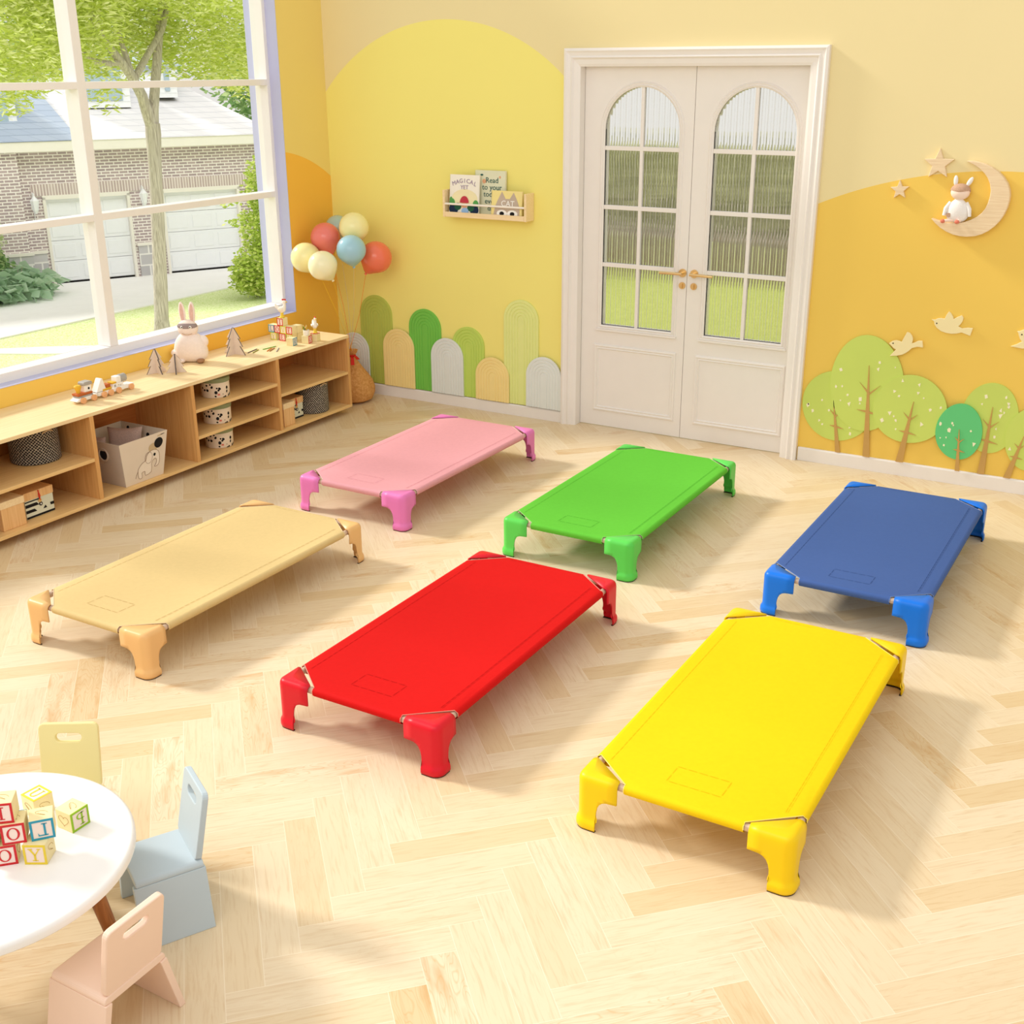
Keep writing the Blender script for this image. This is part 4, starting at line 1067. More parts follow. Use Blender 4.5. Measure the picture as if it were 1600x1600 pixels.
# pot of crayons
PO = (.377, -.798, q1 + sb + .0004)
pt = thing('pencil_pot', PO, 'small white pot standing on the red O block', 'pot')
mb = MB(); mb.lathe([(.0, 0), (.016, 0), (.0185, .004), (.020, .034), (.0175, .034), (.016, .006), (0, .006)], 20); mb.build('pot_body', HENW, pt, smooth=True)
def pencil(label, a, b_, col, name='pencil', r=.0026, grp=None):
    a, b_ = Vector(a), Vector(b_); d = (b_ - a).normalized()
    t_ = thing(name, a, label, 'pencil', grp)
    mb = MB(); mb.tube([(0, 0, 0), (b_ - a) - d * .012], r, 6); mb.build('pencil_barrel', M('pencil ' + str(col), col, .5, .3, .02), t_)
    mb = MB(); mb.tube([(b_ - a) - d * .012, (b_ - a)], [r, .0005], 6); mb.build('pencil_tip', BW, t_)
zc_ = PO[2] + .0065
pencil('green crayon standing in the white pot', (.374, -.800, zc_), (.364, -.812, zc_ + .062), (92, 150, 52), 'crayon', .003)
pencil('yellow crayon standing in the white pot', (.380, -.796, zc_), (.374, -.790, zc_ + .058), (226, 190, 54), 'crayon', .003)
pencil('brown crayon standing in the white pot', (.378, -.803, zc_), (.384, -.813, zc_ + .054), (150, 98, 52), 'crayon', .003)
zp = SZ + .0027
for lab, a, b_, col in (('long green pencil lying on the shelf top', (.268, -1.082), (.281, -.966), (98, 180, 60)),
                        ('orange pencil lying nearest the long green one', (.322, -1.106), (.283, -1.012), (226, 140, 40)),
                        ('brown pencil lying on the shelf top, next to the orange one', (.336, -1.098), (.300, -1.006), (176, 116, 56)),
                        ('grey blue pencil lying apart, nearest the shelf front', (.380, -1.086), (.322, -.996), (140, 150, 170)),
                        ('dark grey pencil lying furthest toward the toy tree', (.250, -1.195), (.226, -1.080), (90, 86, 84)),
                        ('thin olive pencil lying left of the green one', (.276, -1.180), (.246, -1.090), (150, 160, 70))):
    pencil(lab, (a[0], a[1], zp), (b_[0], b_[1], zp), col, grp='pencils scattered on the shelf top')

# ------------------------------------------------------------------ slotted wooden trees on the shelf
TRF = M('whitewashed ply face', (226, 208, 192), .7, .1, .05, 30); TRE = M('charred ply edge', (108, 98, 94), .7, .1, .05)
def slot_tree(label, c, rz, w, h):
    r = thing('wooden_tree', (c[0], c[1], SZ), label, 'toy tree', 'slotted plywood trees on the shelf', rz=rz)
    half = [(1.0, 0), (.52, .34), (.80, .31), (.40, .63), (.62, .60), (.07, 1.0)]
    P = [(x * w, z * h) for x, z in half]; P = P + [(-x, z) for x, z in P[::-1]]
    for k in range(2):
        a = k * PI / 2
        mb = MB(); t_ = .0035
        n = len(P)
        vs = [(p[0], -t_, p[1]) for p in P] + [(p[0], t_, p[1]) for p in P]
        mb.add(vs, [list(range(n))[::-1]], 0, RZ(a)); mb.add(vs, [list(range(n, 2 * n))], 0, RZ(a))
        mb.add(vs, [(i, (i + 1) % n, n + (i + 1) % n, n + i) for i in range(n)], 1, RZ(a))
        mb.build('tree_board', [TRF, TRE], r)
slot_tree('small slotted wooden tree nearest the toy train', (.135, -1.815), -.26, .062, .135)
slot_tree('smallest slotted wooden tree in front of the plush rabbit', (.225, -1.755), .77, .056, .105)
slot_tree('tallest slotted wooden tree right of the plush rabbit', (.198, -1.250), .05, .080, .160)

# ------------------------------------------------------------------ plush rabbit
PO2 = (.115, -1.520, SZ)
pl = thing('plush_rabbit', PO2, 'white plush rabbit with grey eye mask and long pink ears on the shelf', 'soft toy')
PLC = M('cream plush', (246, 230, 220), .95, .05, .03, 90, bump=.5); PLP = M('pink inner ear', (230, 190, 176), .95, .05, .05, 90); MSK = M('grey mask felt', (158, 142, 140), .95, .05, .04)
TAU = M('taupe foot', (170, 128, 96), .9, .05, .05)
rot = T(*PO2) @ RZ(.50)       # local +x = right, -y = front
def pm(mb):
    mb.v = [rot @ v for v in mb.v]; return mb
def pillow(p):
    q = lambda a, e_: math.copysign(abs(a) ** e_, a)
    z = q(p.z, .8); return Vector((q(p.x, .72) * (1 - .20 * z), p.y, z))
mb = MB(); mb.ell((0, .0, .088), (.096, .055, .088), 32, 22, fn=pillow)
mb.ell((-.075, -.012, .055), (.040, .034, .026), 16, 10)
mb.ell((.072, .004, .120), (.034, .026, .036), 16, 10)
pm(mb).build('plush_body', PLC, pl, PO2, smooth=True)
mb = MB(); mb.ell((-.004, -.008, .200), (.060, .042, .050), 24, 16); hd_ = pm(mb).build('plush_head', PLC, pl, PO2, smooth=True)
for sx, tl in ((-.030, -.06), (.026, .02)):
    mb = MB(); mb.ell((0, 0, 0), (1, 1, 1), 16, 14); mt = T(sx, 0, .285) @ RY(tl)
    mb.v = [mt @ Vector((v.x * .0195, v.y * .012, v.z * .066)) for v in mb.v]; eo = pm(mb).build('plush_ear', PLC, hd_, PO2, smooth=True); eo.location = (0, 0, 0)
mb = MB()
for sx, tl in ((-.030, -.06), (.026, .02)):
    q = MB(); q.ell((0, 0, 0), (1, 1, 1), 14, 12); mt = T(sx, -.008, .287) @ RY(tl)
    mb.add([mt @ Vector((v.x * .012, v.y * .005, v.z * .054)) for v in q.v], q.f)
pm(mb).build('inner_ear', PLP, hd_, PO2, smooth=True).location = (0, 0, 0)
mb = MB(); mb.ell((-.004, -.0105, .213), (.0590, .0425, .027), 24, 12, fn=lambda p: Vector((p.x, min(p.y, -.0), p.z)))
pm(mb).build('eye_mask', MSK, hd_, PO2, smooth=True).location = (0, 0, 0)
for sx in (-.026, .022):
    mb = MB(); mb.ell((sx, -.0475, .212), (.0085, .004, .0085), 12, 8, 0); mb.ell((sx, -.0510, .212), (.004, .002, .004), 10, 6, 1)
    pm(mb).build('plush_eye', [WHP, DARKLINE], hd_, PO2, smooth=True)
mb = MB(); mb.tube([(-.030, -.044, .176), (-.010, -.050, .170), (.010, -.050, .170), (.030, -.044, .174)], .0012, 5)
pm(mb).build('stitched_mouth', TAU, hd_, PO2).location = (0, 0, 0)
for sx in (-.05, .06):
    mb = MB(); mb.ell((sx, -.030, .014), (.022, .030, .014), 14, 10); pm(mb).build('plush_foot', PLC if sx < 0 else TAU, pl, PO2, smooth=True)

# ------------------------------------------------------------------ toy train
TO2 = (.262, -2.31, SZ)
tr = thing('toy_train', TO2, 'white wooden toy train of three coupled cars on the shelf top', 'toy train', rz=PI / 2 + .02)
# local +x runs along the shelf away from the viewer, local -y faces the room
TW = M('white toy wood', (246, 242, 236), .5, .2, .02); TG = M('grey toy wood', (172, 168, 162), .5, .2, .03); TB = M('rust toy wood', (190, 100, 48), .5, .2, .04)
TY = M('mustard toy wood', (226, 178, 56), .5, .2, .04); TWH = M('peach wheel', (236, 178, 128), .5, .2, .06, 40)
def wheels(par, xs):
    for x in xs:
        for sy in (-1, 1):
            mb = MB(); mb.tube([(x, sy * .027, .0165), (x, sy * .037, .0165)], .0165, 20); mb.tube([(x, sy * .037, .0165), (x, sy * .039, .0165)], .005, 10)
            mb.build('wheel', TWH, par, bevel=.001, smooth=True)
# locomotive (left end)
mb = MB(); mb.prism([(-.195, .012), (-.062, .012), (-.062, .030), (-.175, .030), (-.200, .018)], 'y', -.026, .026); lo = mb.build('locomotive', TW, tr, bevel=.002)
wheels(lo, (-.160, -.090))
mb = MB(); mb.prism([(-.178, .030), (-.085, .030), (-.085, .038), (-.182, .038)], 'y', -.022, .022); mb.build('grey_deck', TG, lo, bevel=.002)
mb = MB(); mb.prism([(-.182, .038), (-.085, .038), (-.085, .050), (-.186, .052)], 'y', -.023, .023); mb.build('rust_hull', TB, lo, bevel=.004)
mb = MB(); mb.lathe([(.010, .050), (.011, .060), (.017, .078), (.019, .086), (.014, .092), (0, .093)], 18, mat=T(-.160, 0, 0)); mb.build('funnel', TY, lo, smooth=True)
mb = MB(); mb.box(-.132, -.088, -.018, .018, .050, .086); mb.build('cab', TW, lo, bevel=.003)
mb = MB(); mb.prism([(-.138, .086), (-.082, .086), (-.082, .096)] + arc(-.090, .096, .008, 0, 90, 4) + arc(-.130, .096, .008, 90, 180, 4), 'y', -.022, .022); mb.build('cab_roof', TG, lo, bevel=.002)
mb = MB(); mb.tube([(-.106, -.018, .068), (-.106, -.0192, .068)], .006, 14); mb.build('porthole', DARKLINE, lo)
# tent wagon
mb = MB(); mb.box(-.056, .040, -.026, .026, .012, .030); w1 = mb.build('tent_wagon', TW, tr, bevel=.002); wheels(w1, (-.022, .024))
mb = MB(); mb.prism([(-.060, .032), (-.008, .032), (.006, .032), (-.012, .098), (-.022, .098)], 'y', -.020, .020); mb.build('white_tent', TW, w1, bevel=.002)
mb = MB(); mb.box(-.020, .042, -.021, .021, .030, .042); mb.build('mustard_plank', TY, w1, bevel=.002)
mb = MB(); mb.box(.010, .038, -.018, .018, .042, .060); mb.build('rust_block', TB, w1, bevel=.002)
# cylinder wagon
mb = MB(); mb.box(.046, .190, -.026, .026, .012, .032); w2 = mb.build('drum_wagon', TW, tr, bevel=.002); wheels(w2, (.078, .165))
mb = MB(); mb.box(.052, .122, -.022, .022, .032, .052); mb.build('white_body', TW, w2, bevel=.003)
mb = MB(); mb.box(.050, .078, -.020, .020, .052, .062); mb.build('mustard_block', TY, w2, bevel=.003)
mb = MB(); mb.box(.080, .112, -.020, .020, .052, .086); mb.build('white_cab', TW, w2, bevel=.004)
mb = MB(); mb.tube([(.112, 0, .068), (.152, 0, .068)], .022, 24); mb.build('grey_drum', TG, w2, bevel=.002, smooth=True)
mb = MB(); mb.box(.058, .070, -.0228, -.0218, .036, .048, 0); mb.box(.084, .092, -.0228, -.0218, .040, .043, 0); mb.box(.096, .106, -.0228, -.0218, .037, .040, 0); mb.build('printed_marks', TG, w2)
mb = MB(); mb.tube([(-.064, 0, .020), (-.054, 0, .020)], .003, 8); mb.build('coupling', TG, tr)
mb = MB(); mb.tube([(.038, 0, .020), (.048, 0, .020)], .003, 8); mb.build('coupling', TG, tr)

# ------------------------------------------------------------------ baskets, boxes, tubs in the shelf
def weave_mat():
    m = bpy.data.materials.new('black and cream weave'); m.use_nodes = True
    nt = m.node_tree; N = nt.nodes; K = nt.links; b = N['Principled BSDF']; b.inputs['Roughness'].default_value = .85; b.inputs['Specular IOR Level'].default_value = .1
    tc = N.new('ShaderNodeTexCoord'); sx = N.new('ShaderNodeSeparateXYZ'); K.new(tc.outputs['Object'], sx.inputs[0])
    at = N.new('ShaderNodeMath'); at.operation = 'ARCTAN2'; K.new(sx.outputs['Y'], at.inputs[0]); K.new(sx.outputs['X'], at.inputs[1])
    cb = N.new('ShaderNodeCombineXYZ'); mu = N.new('ShaderNodeMath'); mu.operation = 'MULTIPLY'; mu.inputs[1].default_value = .12; K.new(at.outputs[0], mu.inputs[0])
    ad = N.new('ShaderNodeMath'); K.new(mu.outputs[0], ad.inputs[0]); K.new(sx.outputs['Z'], ad.inputs[1])
    sb_ = N.new('ShaderNodeMath'); sb_.operation = 'SUBTRACT'; K.new(mu.outputs[0], sb_.inputs[0]); K.new(sx.outputs['Z'], sb_.inputs[1])
    K.new(ad.outputs[0], cb.inputs[0]); K.new(sb_.outputs[0], cb.inputs[1])
    ck = N.new('ShaderNodeTexVoronoi'); ck.inputs['Scale'].default_value = 62; ck.inputs['Randomness'].default_value = .15; K.new(cb.outputs[0], ck.inputs['Vector'])
    rp = N.new('ShaderNodeValToRGB'); rp.color_ramp.elements[0].position = .36; rp.color_ramp.elements[1].position = .58
    rp.color_ramp.elements[0].color = L3((34, 32, 32)) + (1,); rp.color_ramp.elements[1].color = L3((196, 184, 166)) + (1,)
    K.new(ck.outputs['Distance'], rp.inputs['Fac']); K.new(rp.outputs['Color'], b.inputs['Base Color'])
    bp = N.new('ShaderNodeBump'); bp.inputs['Distance'].default_value = .002; K.new(ck.outputs['Distance'], bp.inputs['Height']); K.new(bp.outputs['Normal'], b.inputs['Normal'])
    return m
WEAVE = weave_mat()
DKFAB = M('black liner', (40, 38, 40), .9, .05, .05)
def basket(label, c, z, r, h):
    o = thing('woven_basket', (c[0], c[1], z), label, 'basket', 'dark woven baskets in the shelf')
    mb = MB(); mb.lathe([(0, .001), (r * .96, .001), (r, .006), (r * .985, h), (r * .93, h), (r * .92, .012), (0, .012)], 40); mb.build('basket_body', WEAVE, o, smooth=True)
    mb = MB(); mb.lathe([(r * .90, h - .004), (r * .6, h - .016), (0, h - .012)], 30); mb.build('basket_liner', DKFAB, o, smooth=True)
    mb = MB(); mb.tube([(r * .93, -.03, h - .008), (r * 1.0, -.02, h - .001), (r * 1.02, 0, h + .004), (r * 1.0, .02, h - .001), (r * .93, .03, h - .008)], .004, 8); mb.build('rope_handle', M('rope', (206, 178, 140), .9, .05, .05), o, smooth=True)
basket('dark patterned round basket on the upper left shelf board', (.210, -2.735), .2862, .122, .165)
basket('dark patterned round basket in the lower right bay', (.335, -.735), .0652, .105, .185)

def print_mat(name, bg, scale, thr, seed):
    m = bpy.data.materials.new(name); m.use_nodes = True
    nt = m.node_tree; N = nt.nodes; K = nt.links; b = N['Principled BSDF']; b.inputs['Roughness'].default_value = .6; b.inputs['Specular IOR Level'].default_value = .2
    tc = N.new('ShaderNodeTexCoord'); mp = N.new('ShaderNodeMapping'); mp.inputs['Location'].default_value = (seed, seed * .7, seed * .3); K.new(tc.outputs['Object'], mp.inputs['Vector'])
    v = N.new('ShaderNodeTexVoronoi'); v.inputs['Scale'].default_value = scale; K.new(mp.outputs['Vector'], v.inputs['Vector'])
    nz = N.new('ShaderNodeTexNoise'); nz.inputs['Scale'].default_value = scale * .8; K.new(mp.outputs['Vector'], nz.inputs['Vector'])
    mu = N.new('ShaderNodeMath'); mu.operation = 'MULTIPLY'; mu.inputs[1].default_value = thr * 2; K.new(nz.outputs['Fac'], mu.inputs[0])
    lt = N.new('ShaderNodeMath'); lt.operation = 'LESS_THAN'; K.new(v.outputs['Distance'], lt.inputs[0]); K.new(mu.outputs[0], lt.inputs[1])
    mx = N.new('ShaderNodeMix'); mx.data_type = 'RGBA'; mx.inputs[6].default_value = L3(bg) + (1,); mx.inputs[7].default_value = L3((26, 24, 26)) + (1,)
    K.new(lt.outputs[0], mx.inputs[0]); K.new(mx.outputs[2], b.inputs['Base Color'])
    return m
DOTTED = print_mat('dotted print', (244, 228, 206), 37, .27, 3.0)
SAGE = M('sage lid', (150, 160, 120), .6, .2, .03)
def tub(label, c, z):
    o = thing('dotted_tub', (c[0], c[1], z), label, 'storage tub', 'dotted tubs in the three shelf bays')
    mb = MB(); mb.lathe([(0, .001), (.078, .001), (.080, .004), (.081, .090), (0, .090)], 40); mb.build('tub_body', DOTTED, o, smooth=True)
    mb = MB(); mb.lathe([(0, .088), (.083, .088), (.0845, .091), (.0845, .112), (.080, .115), (0, .115)], 40); mb.build('tub_lid', SAGE, o, smooth=True)
    mb = MB(); mt = RZ(-.62)
    q = [(mt @ Vector((.0805, (a - .5) * .022, .012 + b_ * .022))) for a, b_ in ((0, 1), (1, 1), (1, 0))]
    mb.add([mt @ Vector((.0812, -.004, .026)), mt @ Vector((.0812, .010, .026)), mt @ Vector((.0812, .010, .016)), mt @ Vector((.0812, -.004, .016))], [(0, 1, 2, 3)], 1)
    mb.ell(mt @ Vector((.0795, -.012, .034)), (.009, .009, .010), 12, 8, 0)
    mb.build('tub_mark', [DARKLINE, ROSE], o)
tub('black spotted tub on the top board of the three-board bay', (.330, -1.572), .3602)
tub('black spotted tub on the middle board of the three-board bay', (.330, -1.578), .2082)
tub('black spotted tub on the bottom of the three-board bay', (.335, -1.585), .0652)

ZEB = M('mint white card', (222, 224, 202), .7, .15, .02)
def string_box(label, c, w, d, h, rz=0.0):
    """lidded box: patterned body, kraft lid, red cord and button. local +x faces the room"""
    o = thing('lidded_box', (c[0], c[1], .0652), label, 'storage box', 'lidded card boxes in the shelf', rz=rz)
    mb = MB(); mb.box(-d / 2, d / 2, -w / 2, w / 2, 0, h * .74); mb.build('box_body', ZEB, o, bevel=.002)
    mb = MB(); mb.box(-d / 2 - .003, d / 2 + .003, -w / 2 - .003, w / 2 + .003, h * .70, h); mb.build('box_lid', KRAFTW, o, bevel=.002)
    mb = MB(); f = d / 2 + .0004
    for P in ([(-w / 2, .002), (w / 2, .002), (w / 2, .012), (-w / 2, .012)], [(-w / 2, .03), (-w * .12, .03), (-w * .20, .045), (-w / 2, .045)], [(-w / 2, .058), (-w * .02, .058), (-w * .10, .074), (-w / 2, .074)], [(w * .1, .03), (w * .24, .03), (w * .19, .045)], [(w * .38, .036), (w / 2, .036), (w / 2, .050), (w * .36, .050)], [(-w / 2, .084), (w * .02, .084), (w * .02, .090), (-w / 2, .090)]):
        mb.prism(P, 'x', f, f + .0006)
    mb.build('box_print', DARKLINE, o)
    mb = MB(); mb.tube([(f + .004, 0, h * .98), (f + .0065, -.004, h * .76), (f + .004, .003, h * .60)], .0022, 6); mb.tube([(f + .004, -.004, h * .98), (f + .0055, .004, h * .78), (f + .004, .002, h * .62)], .0022, 6)
    mb.build('red_cord', RIB, o)
    mb = MB(); mb.tube([(f, .002, h * .58), (f + .004, .002, h * .58)], .010, 16); mb.build('button', GOLD, o)
    mb = MB(); mb.tube([(f, .006, h * .44), (f + .002, .006, h * .44)], .010, 16, 0); mb.tube([(f + .002, .006, h * .44), (f + .003, .006, h * .44)], .004, 12, 1); mb.build('eye_mark', [DARKLINE, WHP], o)
string_box('patterned box with red cord in the lower left bay', (.285, -2.885), .165, .20, .135)
string_box('patterned box with red cord in the lower right bay', (.290, -.940), .130, .17, .135)
def kraft_box(label, c, w, d, h):
    o = thing('kraft_box', (c[0], c[1], .0652), label, 'storage box', 'plain kraft boxes in the shelf')
    mb = MB(); mb.box(-d / 2, d / 2, -w / 2, w / 2, 0, h * .78); mb.build('box_body', KRAFTW, o, bevel=.002)
    mb = MB(); mb.box(-d / 2 - .003, d / 2 + .003, -w / 2 - .003, w / 2 + .003, h * .76, h); mb.build('box_lid', BENCHW, o, bevel=.002)
kraft_box('plain kraft box at the photo left edge in the lower left bay', (.310, -3.062), .13, .22, .145)
kraft_box('plain kraft box left of the patterned one in the lower right bay', (.330, -1.075), .10, .21, .145)

# toy bin with cushions
BNO = (.275, -2.255, .0652)
bn = thing('storage_bin', BNO, 'square cream storage bin with an elephant picture, full of cushions', 'storage bin')
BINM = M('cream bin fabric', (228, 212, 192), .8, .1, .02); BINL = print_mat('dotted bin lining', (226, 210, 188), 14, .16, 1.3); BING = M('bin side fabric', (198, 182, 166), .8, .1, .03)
bot = [(.440, -2.392), (.440, -2.130), (.135, -2.130), (.135, -2.392)]; topb = [(.457, -2.420), (.457, -2.085), (.105, -2.085), (.105, -2.420)]
zb0, zb1 = .0655, .305
def lerp2(a, b_, f): return (a[0] + (b_[0] - a[0]) * f, a[1] + (b_[1] - a[1]) * f)
cb_ = (.28, -2.245)
for i in range(4):
    j = (i + 1) % 4
    ib = [lerp2(p, cb_, .025) for p in bot]; it = [lerp2(p, cb_, .025) for p in topb]
    mb = MB()
    V = [(*bot[i], zb0), (*bot[j], zb0), (*topb[j], zb1), (*topb[i], zb1), (*ib[i], zb0), (*ib[j], zb0), (*it[j], zb1), (*it[i], zb1)]
    mb.add(V, [(0, 1, 2, 3), (3, 2, 6, 7), (0, 4, 5, 1), (1, 5, 6, 2), (0, 3, 7, 4)], 0); mb.add(V, [(4, 7, 6, 5)], 1)
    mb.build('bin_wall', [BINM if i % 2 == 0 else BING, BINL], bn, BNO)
mb = MB(); mb.add([(*p, zb0 + .004) for p in bot], [(0, 1, 2, 3)]); mb.build('bin_base', BING, bn, BNO)
# elephant picture on the front face (local plane a: along y, b: up)
def onface(a, b_, off=.0012):
    # a 0..1 along the front from left to right, b 0..1 bottom to top
    p0 = Vector((*lerp2(bot[0], bot[1], a), zb0)); p1 = Vector((*lerp2(topb[0], topb[1], a), zb1))
    return p0.lerp(p1, b_) + Vector((off, 0, 0))
ELB = M('elephant print', (240, 226, 208), .8, .1, .01); OUT = M('elephant outline', (150, 122, 98), .8, .1, .02); SND = M('sand balloon print', (202, 178, 140), .8, .1, .02)
el = [(.34, .10), (.33, .26), (.36, .34), (.44, .42), (.53, .46), (.55, .55), (.62, .63), (.71, .65), (.79, .62), (.84, .55), (.86, .44), (.86, .34), (.83, .27), (.77, .25), (.74, .26), (.77, .30), (.79, .36), (.78, .42), (.74, .44), (.69, .40), (.665, .33), (.66, .16), (.51, .12), (.505, .21), (.47, .22), (.42, .20), (.42, .09)]
el = smooth_poly(el, 2)
mb = MB(); mb.add([onface(a, b_, .0012) for a, b_ in el], [list(range(len(el)))]); wl = [o for o in bn.children if o.name.startswith('bin_wall')][0]
mb.build('elephant_picture', ELB, wl, BNO).location = (0, 0, 0)
mb = MB(); mb.tube([onface(a, b_, .0014) for a, b_ in el + [el[0]]], .0011, 5)
mb.tube([onface(.60 + .085 * math.cos(t_), .50 + .13 * math.sin(t_), .0016) for t_ in [2 * PI * i / 24 for i in range(25)]], .0009, 5)
mb.tube([onface(.34, .28), onface(.29, .20), onface(.26, .12)], .0010, 5)
mb.build('elephant_outline', OUT, wl, BNO).location = (0, 0, 0)
mb = MB()
def fdisc(ca, cb2, ra, rb2, m, off): mb.add([onface(ca + ra * math.cos(2 * PI * i / 24), cb2 + rb2 * math.sin(2 * PI * i / 24), off) for i in range(24)], [list(range(24))], m)
fdisc(.70, .70, .10, .105, 0, .0010); fdisc(.82, .775, .095, .115, 1, .0016); fdisc(.735, .535, .026, .036, 1, .0022)
mb.build('balloon_print', [SND, DARKLINE], wl, BNO).location = (0, 0, 0)
mb = MB(); mb.add([onface(a, b_, .0012) for a, b_ in ((.79, .92), (.90, .935), (.90, .955), (.79, .945))], [(0, 1, 2, 3)], 1); mb.add([onface(a, b_, .0016) for a, b_ in ((.86, .935), (.94, .945), (.94, .957), (.86, .948))], [(0, 1, 2, 3)], 0)
mb.build('maker_mark', [DARKLINE, SND], wl, BNO).location = (0, 0, 0)
wl2 = [o for o in bn.children if o.name.startswith('bin_wall')][3]
mb = MB()
cen = Vector((.325, -2.4130, .235))
mb.tube([cen + Vector((.032 * math.cos(t_), -.0005, .032 * math.sin(t_))) for t_ in [2 * PI * i / 28 for i in range(29)]], .005, 8)
mb.build('grommet', BING, wl2, BNO, smooth=True).location = (0, 0, 0)
mb = MB(); mb.tube([cen + Vector((0, -.0012, 0)), cen + Vector((0, -.0002, 0))], .028, 20); mb.build('hand_hole', DKFAB, wl2, BNO).location = (0, 0, 0)
CUSH = M('mauve wool cushion', (198, 170, 158), .95, .05, .16, 220, bump=.6)
def cushion(label, c, w, h, th, rx, rz):
    mb = MB(); n = 14; vs = []; fs = []
    for s_ in (1, -1):
        o = len(vs)
        for i in range(n + 1):
            for j in range(n + 1):
                u, v = 2 * i / n - 1, 2 * j / n - 1
                pin = 1 - .10 * (1 - u * u) * (v * v) ; pin2 = 1 - .10 * (1 - v * v) * (u * u)
                t_ = ((1 - u ** 4) * (1 - v ** 4)) ** .5
                vs.append((u * w * pin2, s_ * th * t_, v * h * pin))
        for i in range(n):
            for j in range(n): fs.append((o + i * (n + 1) + j, o + (i + 1) * (n + 1) + j, o + (i + 1) * (n + 1) + j + 1, o + i * (n + 1) + j + 1))
    mt = RZ(rz) @ RX(rx)
    mb.add([mt @ Vector(v) for v in vs], fs)
    tag(mb.build('cushion', CUSH, loc=c, smooth=True), label, 'cushion', 'cushions inside the storage bin')
cushion('mauve wool cushion leaning in the middle of the storage bin', (.255, -2.205, .222), .095, .098, .030, -.30, .55)
cushion('mauve wool cushion tucked at the left side of the storage bin', (.205, -2.352, .222), .060, .080, .024, -.12, .15)

# ------------------------------------------------------------------ outside the window, haze put into the lightened colours
GZ = -1.41
GRASS = speckle('front lawn grass', (190, 214, 108), (246, 250, 214), 45)
mb = MB(); mb.add([(-0.3, -12, GZ - .02), (-0.3, 0.1, GZ - .02), (-0.9, 30, GZ - .02), (-40, 30, GZ - .02), (-40, -12, GZ - .02)], [(0, 1, 2, 3, 4)])
tag(mb.build('front_lawn', GRASS), 'bright front lawn outside the big window', 'lawn', kind='structure')
CONC = speckle('pale concrete', (248, 247, 245), (252, 251, 249), 2)
mb = MB(); mb.box(-14.5, -9.38, -6, 16, GZ - .03, GZ)
tag(mb.build('driveway', CONC), 'pale concrete driveway in front of the garage', 'driveway', kind='structure')
mb = MB(); mb.prism([(-9.36, 3.10), (-8.81, 3.66), (-8.37, 4.04), (-7.78, 4.46), (-7.0, 4.80), (-7.0, 4.40), (-7.62, 4.02), (-8.10, 3.71), (-8.58, 3.46), (-9.2, 2.85)], 'z', GZ - .03, GZ - .004)
tag(mb.build('garden_path', CONC), 'narrow pale path crossing the front lawn', 'path', kind='structure')

HA = math.atan2(.891, .454); HP = (-12.4, 7.3, GZ)
def brick_mat(name, c1, c2, mortar, bw, bh, ms, soldier=False):
    m = bpy.data.materials.new(name); m.use_nodes = True
    nt = m.node_tree; N = nt.nodes; K = nt.links; b = N['Principled BSDF']; b.inputs['Roughness'].default_value = .85; b.inputs['Specular IOR Level'].default_value = .1
    tc = N.new('ShaderNodeTexCoord'); sx = N.new('ShaderNodeSeparateXYZ'); K.new(tc.outputs['Object'], sx.inputs[0])
    cb = N.new('ShaderNodeCombineXYZ')
    ad = N.new('ShaderNodeMath'); K.new(sx.outputs['X'], ad.inputs[0]); K.new(sx.outputs['Y'], ad.inputs[1])
    K.new(ad.outputs[0], cb.inputs[0]); K.new(sx.outputs['Z'], cb.inputs[1])
    bt = N.new('ShaderNodeTexBrick'); K.new(cb.outputs[0], bt.inputs['Vector'])
    bt.inputs['Scale'].default_value = 1.0; bt.inputs['Brick Width'].default_value = bw; bt.inputs['Row Height'].default_value = bh; bt.inputs['Mortar Size'].default_value = ms
    bt.inputs['Color1'].default_value = L3(c1) + (1,); bt.inputs['Color2'].default_value = L3(c2) + (1,); bt.inputs['Mortar'].default_value = L3(mortar) + (1,)
    if soldier: bt.offset = 0.0
    K.new(bt.outputs['Color'], b.inputs['Base Color'])
    return m
BRICK = brick_mat('rose grey brick', (170, 154, 158), (192, 174, 176), (244, 238, 236), .155, .052, .009)
SOLD = brick_mat('soldier course brick', (186, 168, 166), (200, 184, 180), (238, 230, 226), .05, .5, .008, True)
STONE = brick_mat('grey split stone', (188, 186, 190), (208, 206, 208), (236, 234, 232), .34, .20, .014)
SHING = brick_mat('sunlit roof shingle', (236, 236, 236), (244, 243, 243), (220, 220, 222), .30, .09, .006)  # roof shingle whitened as if in full sun
SHINB = brick_mat('shade blue roof shingle', (176, 190, 208), (190, 202, 216), (160, 174, 192), .30, .09, .006)  # same shingle with the blue of shade put into its colour
SIDING = M('white siding', (240, 242, 246), .6, .2, .02); FASC = M('cream fascia', (240, 236, 228), .6, .2, .01); GDOOR = M('pale garage door', (242, 244, 250), .5, .2, .01)
WGL = M('dusky house glass', (170, 190, 206), .2, .5, .05)
hs = thing('garage_house', HP, 'brick garage house with pale roof across the driveway', 'house', rz=HA)
mb = MB()
gd = [(.19, 1.68), (2.24, 3.72)]; gt = 1.49
xs = [-.15, gd[0][0], gd[0][1], gd[1][0], gd[1][1], 4.25]
for i in range(0, 6, 2): mb.box(xs[i], xs[i + 1], 0, 5, 0, gt)
mb.box(xs[0], xs[-1], 0, 5, gt, 2.26); mb.box(-.15, 4.25, .2, 5, 0, gt)
mb.build('brick_wall', BRICK, hs)
mb = MB(); mb.box(-7, -.15, -.14, 5, 0, 2.26); mb.build('side_bay', BRICK, hs)
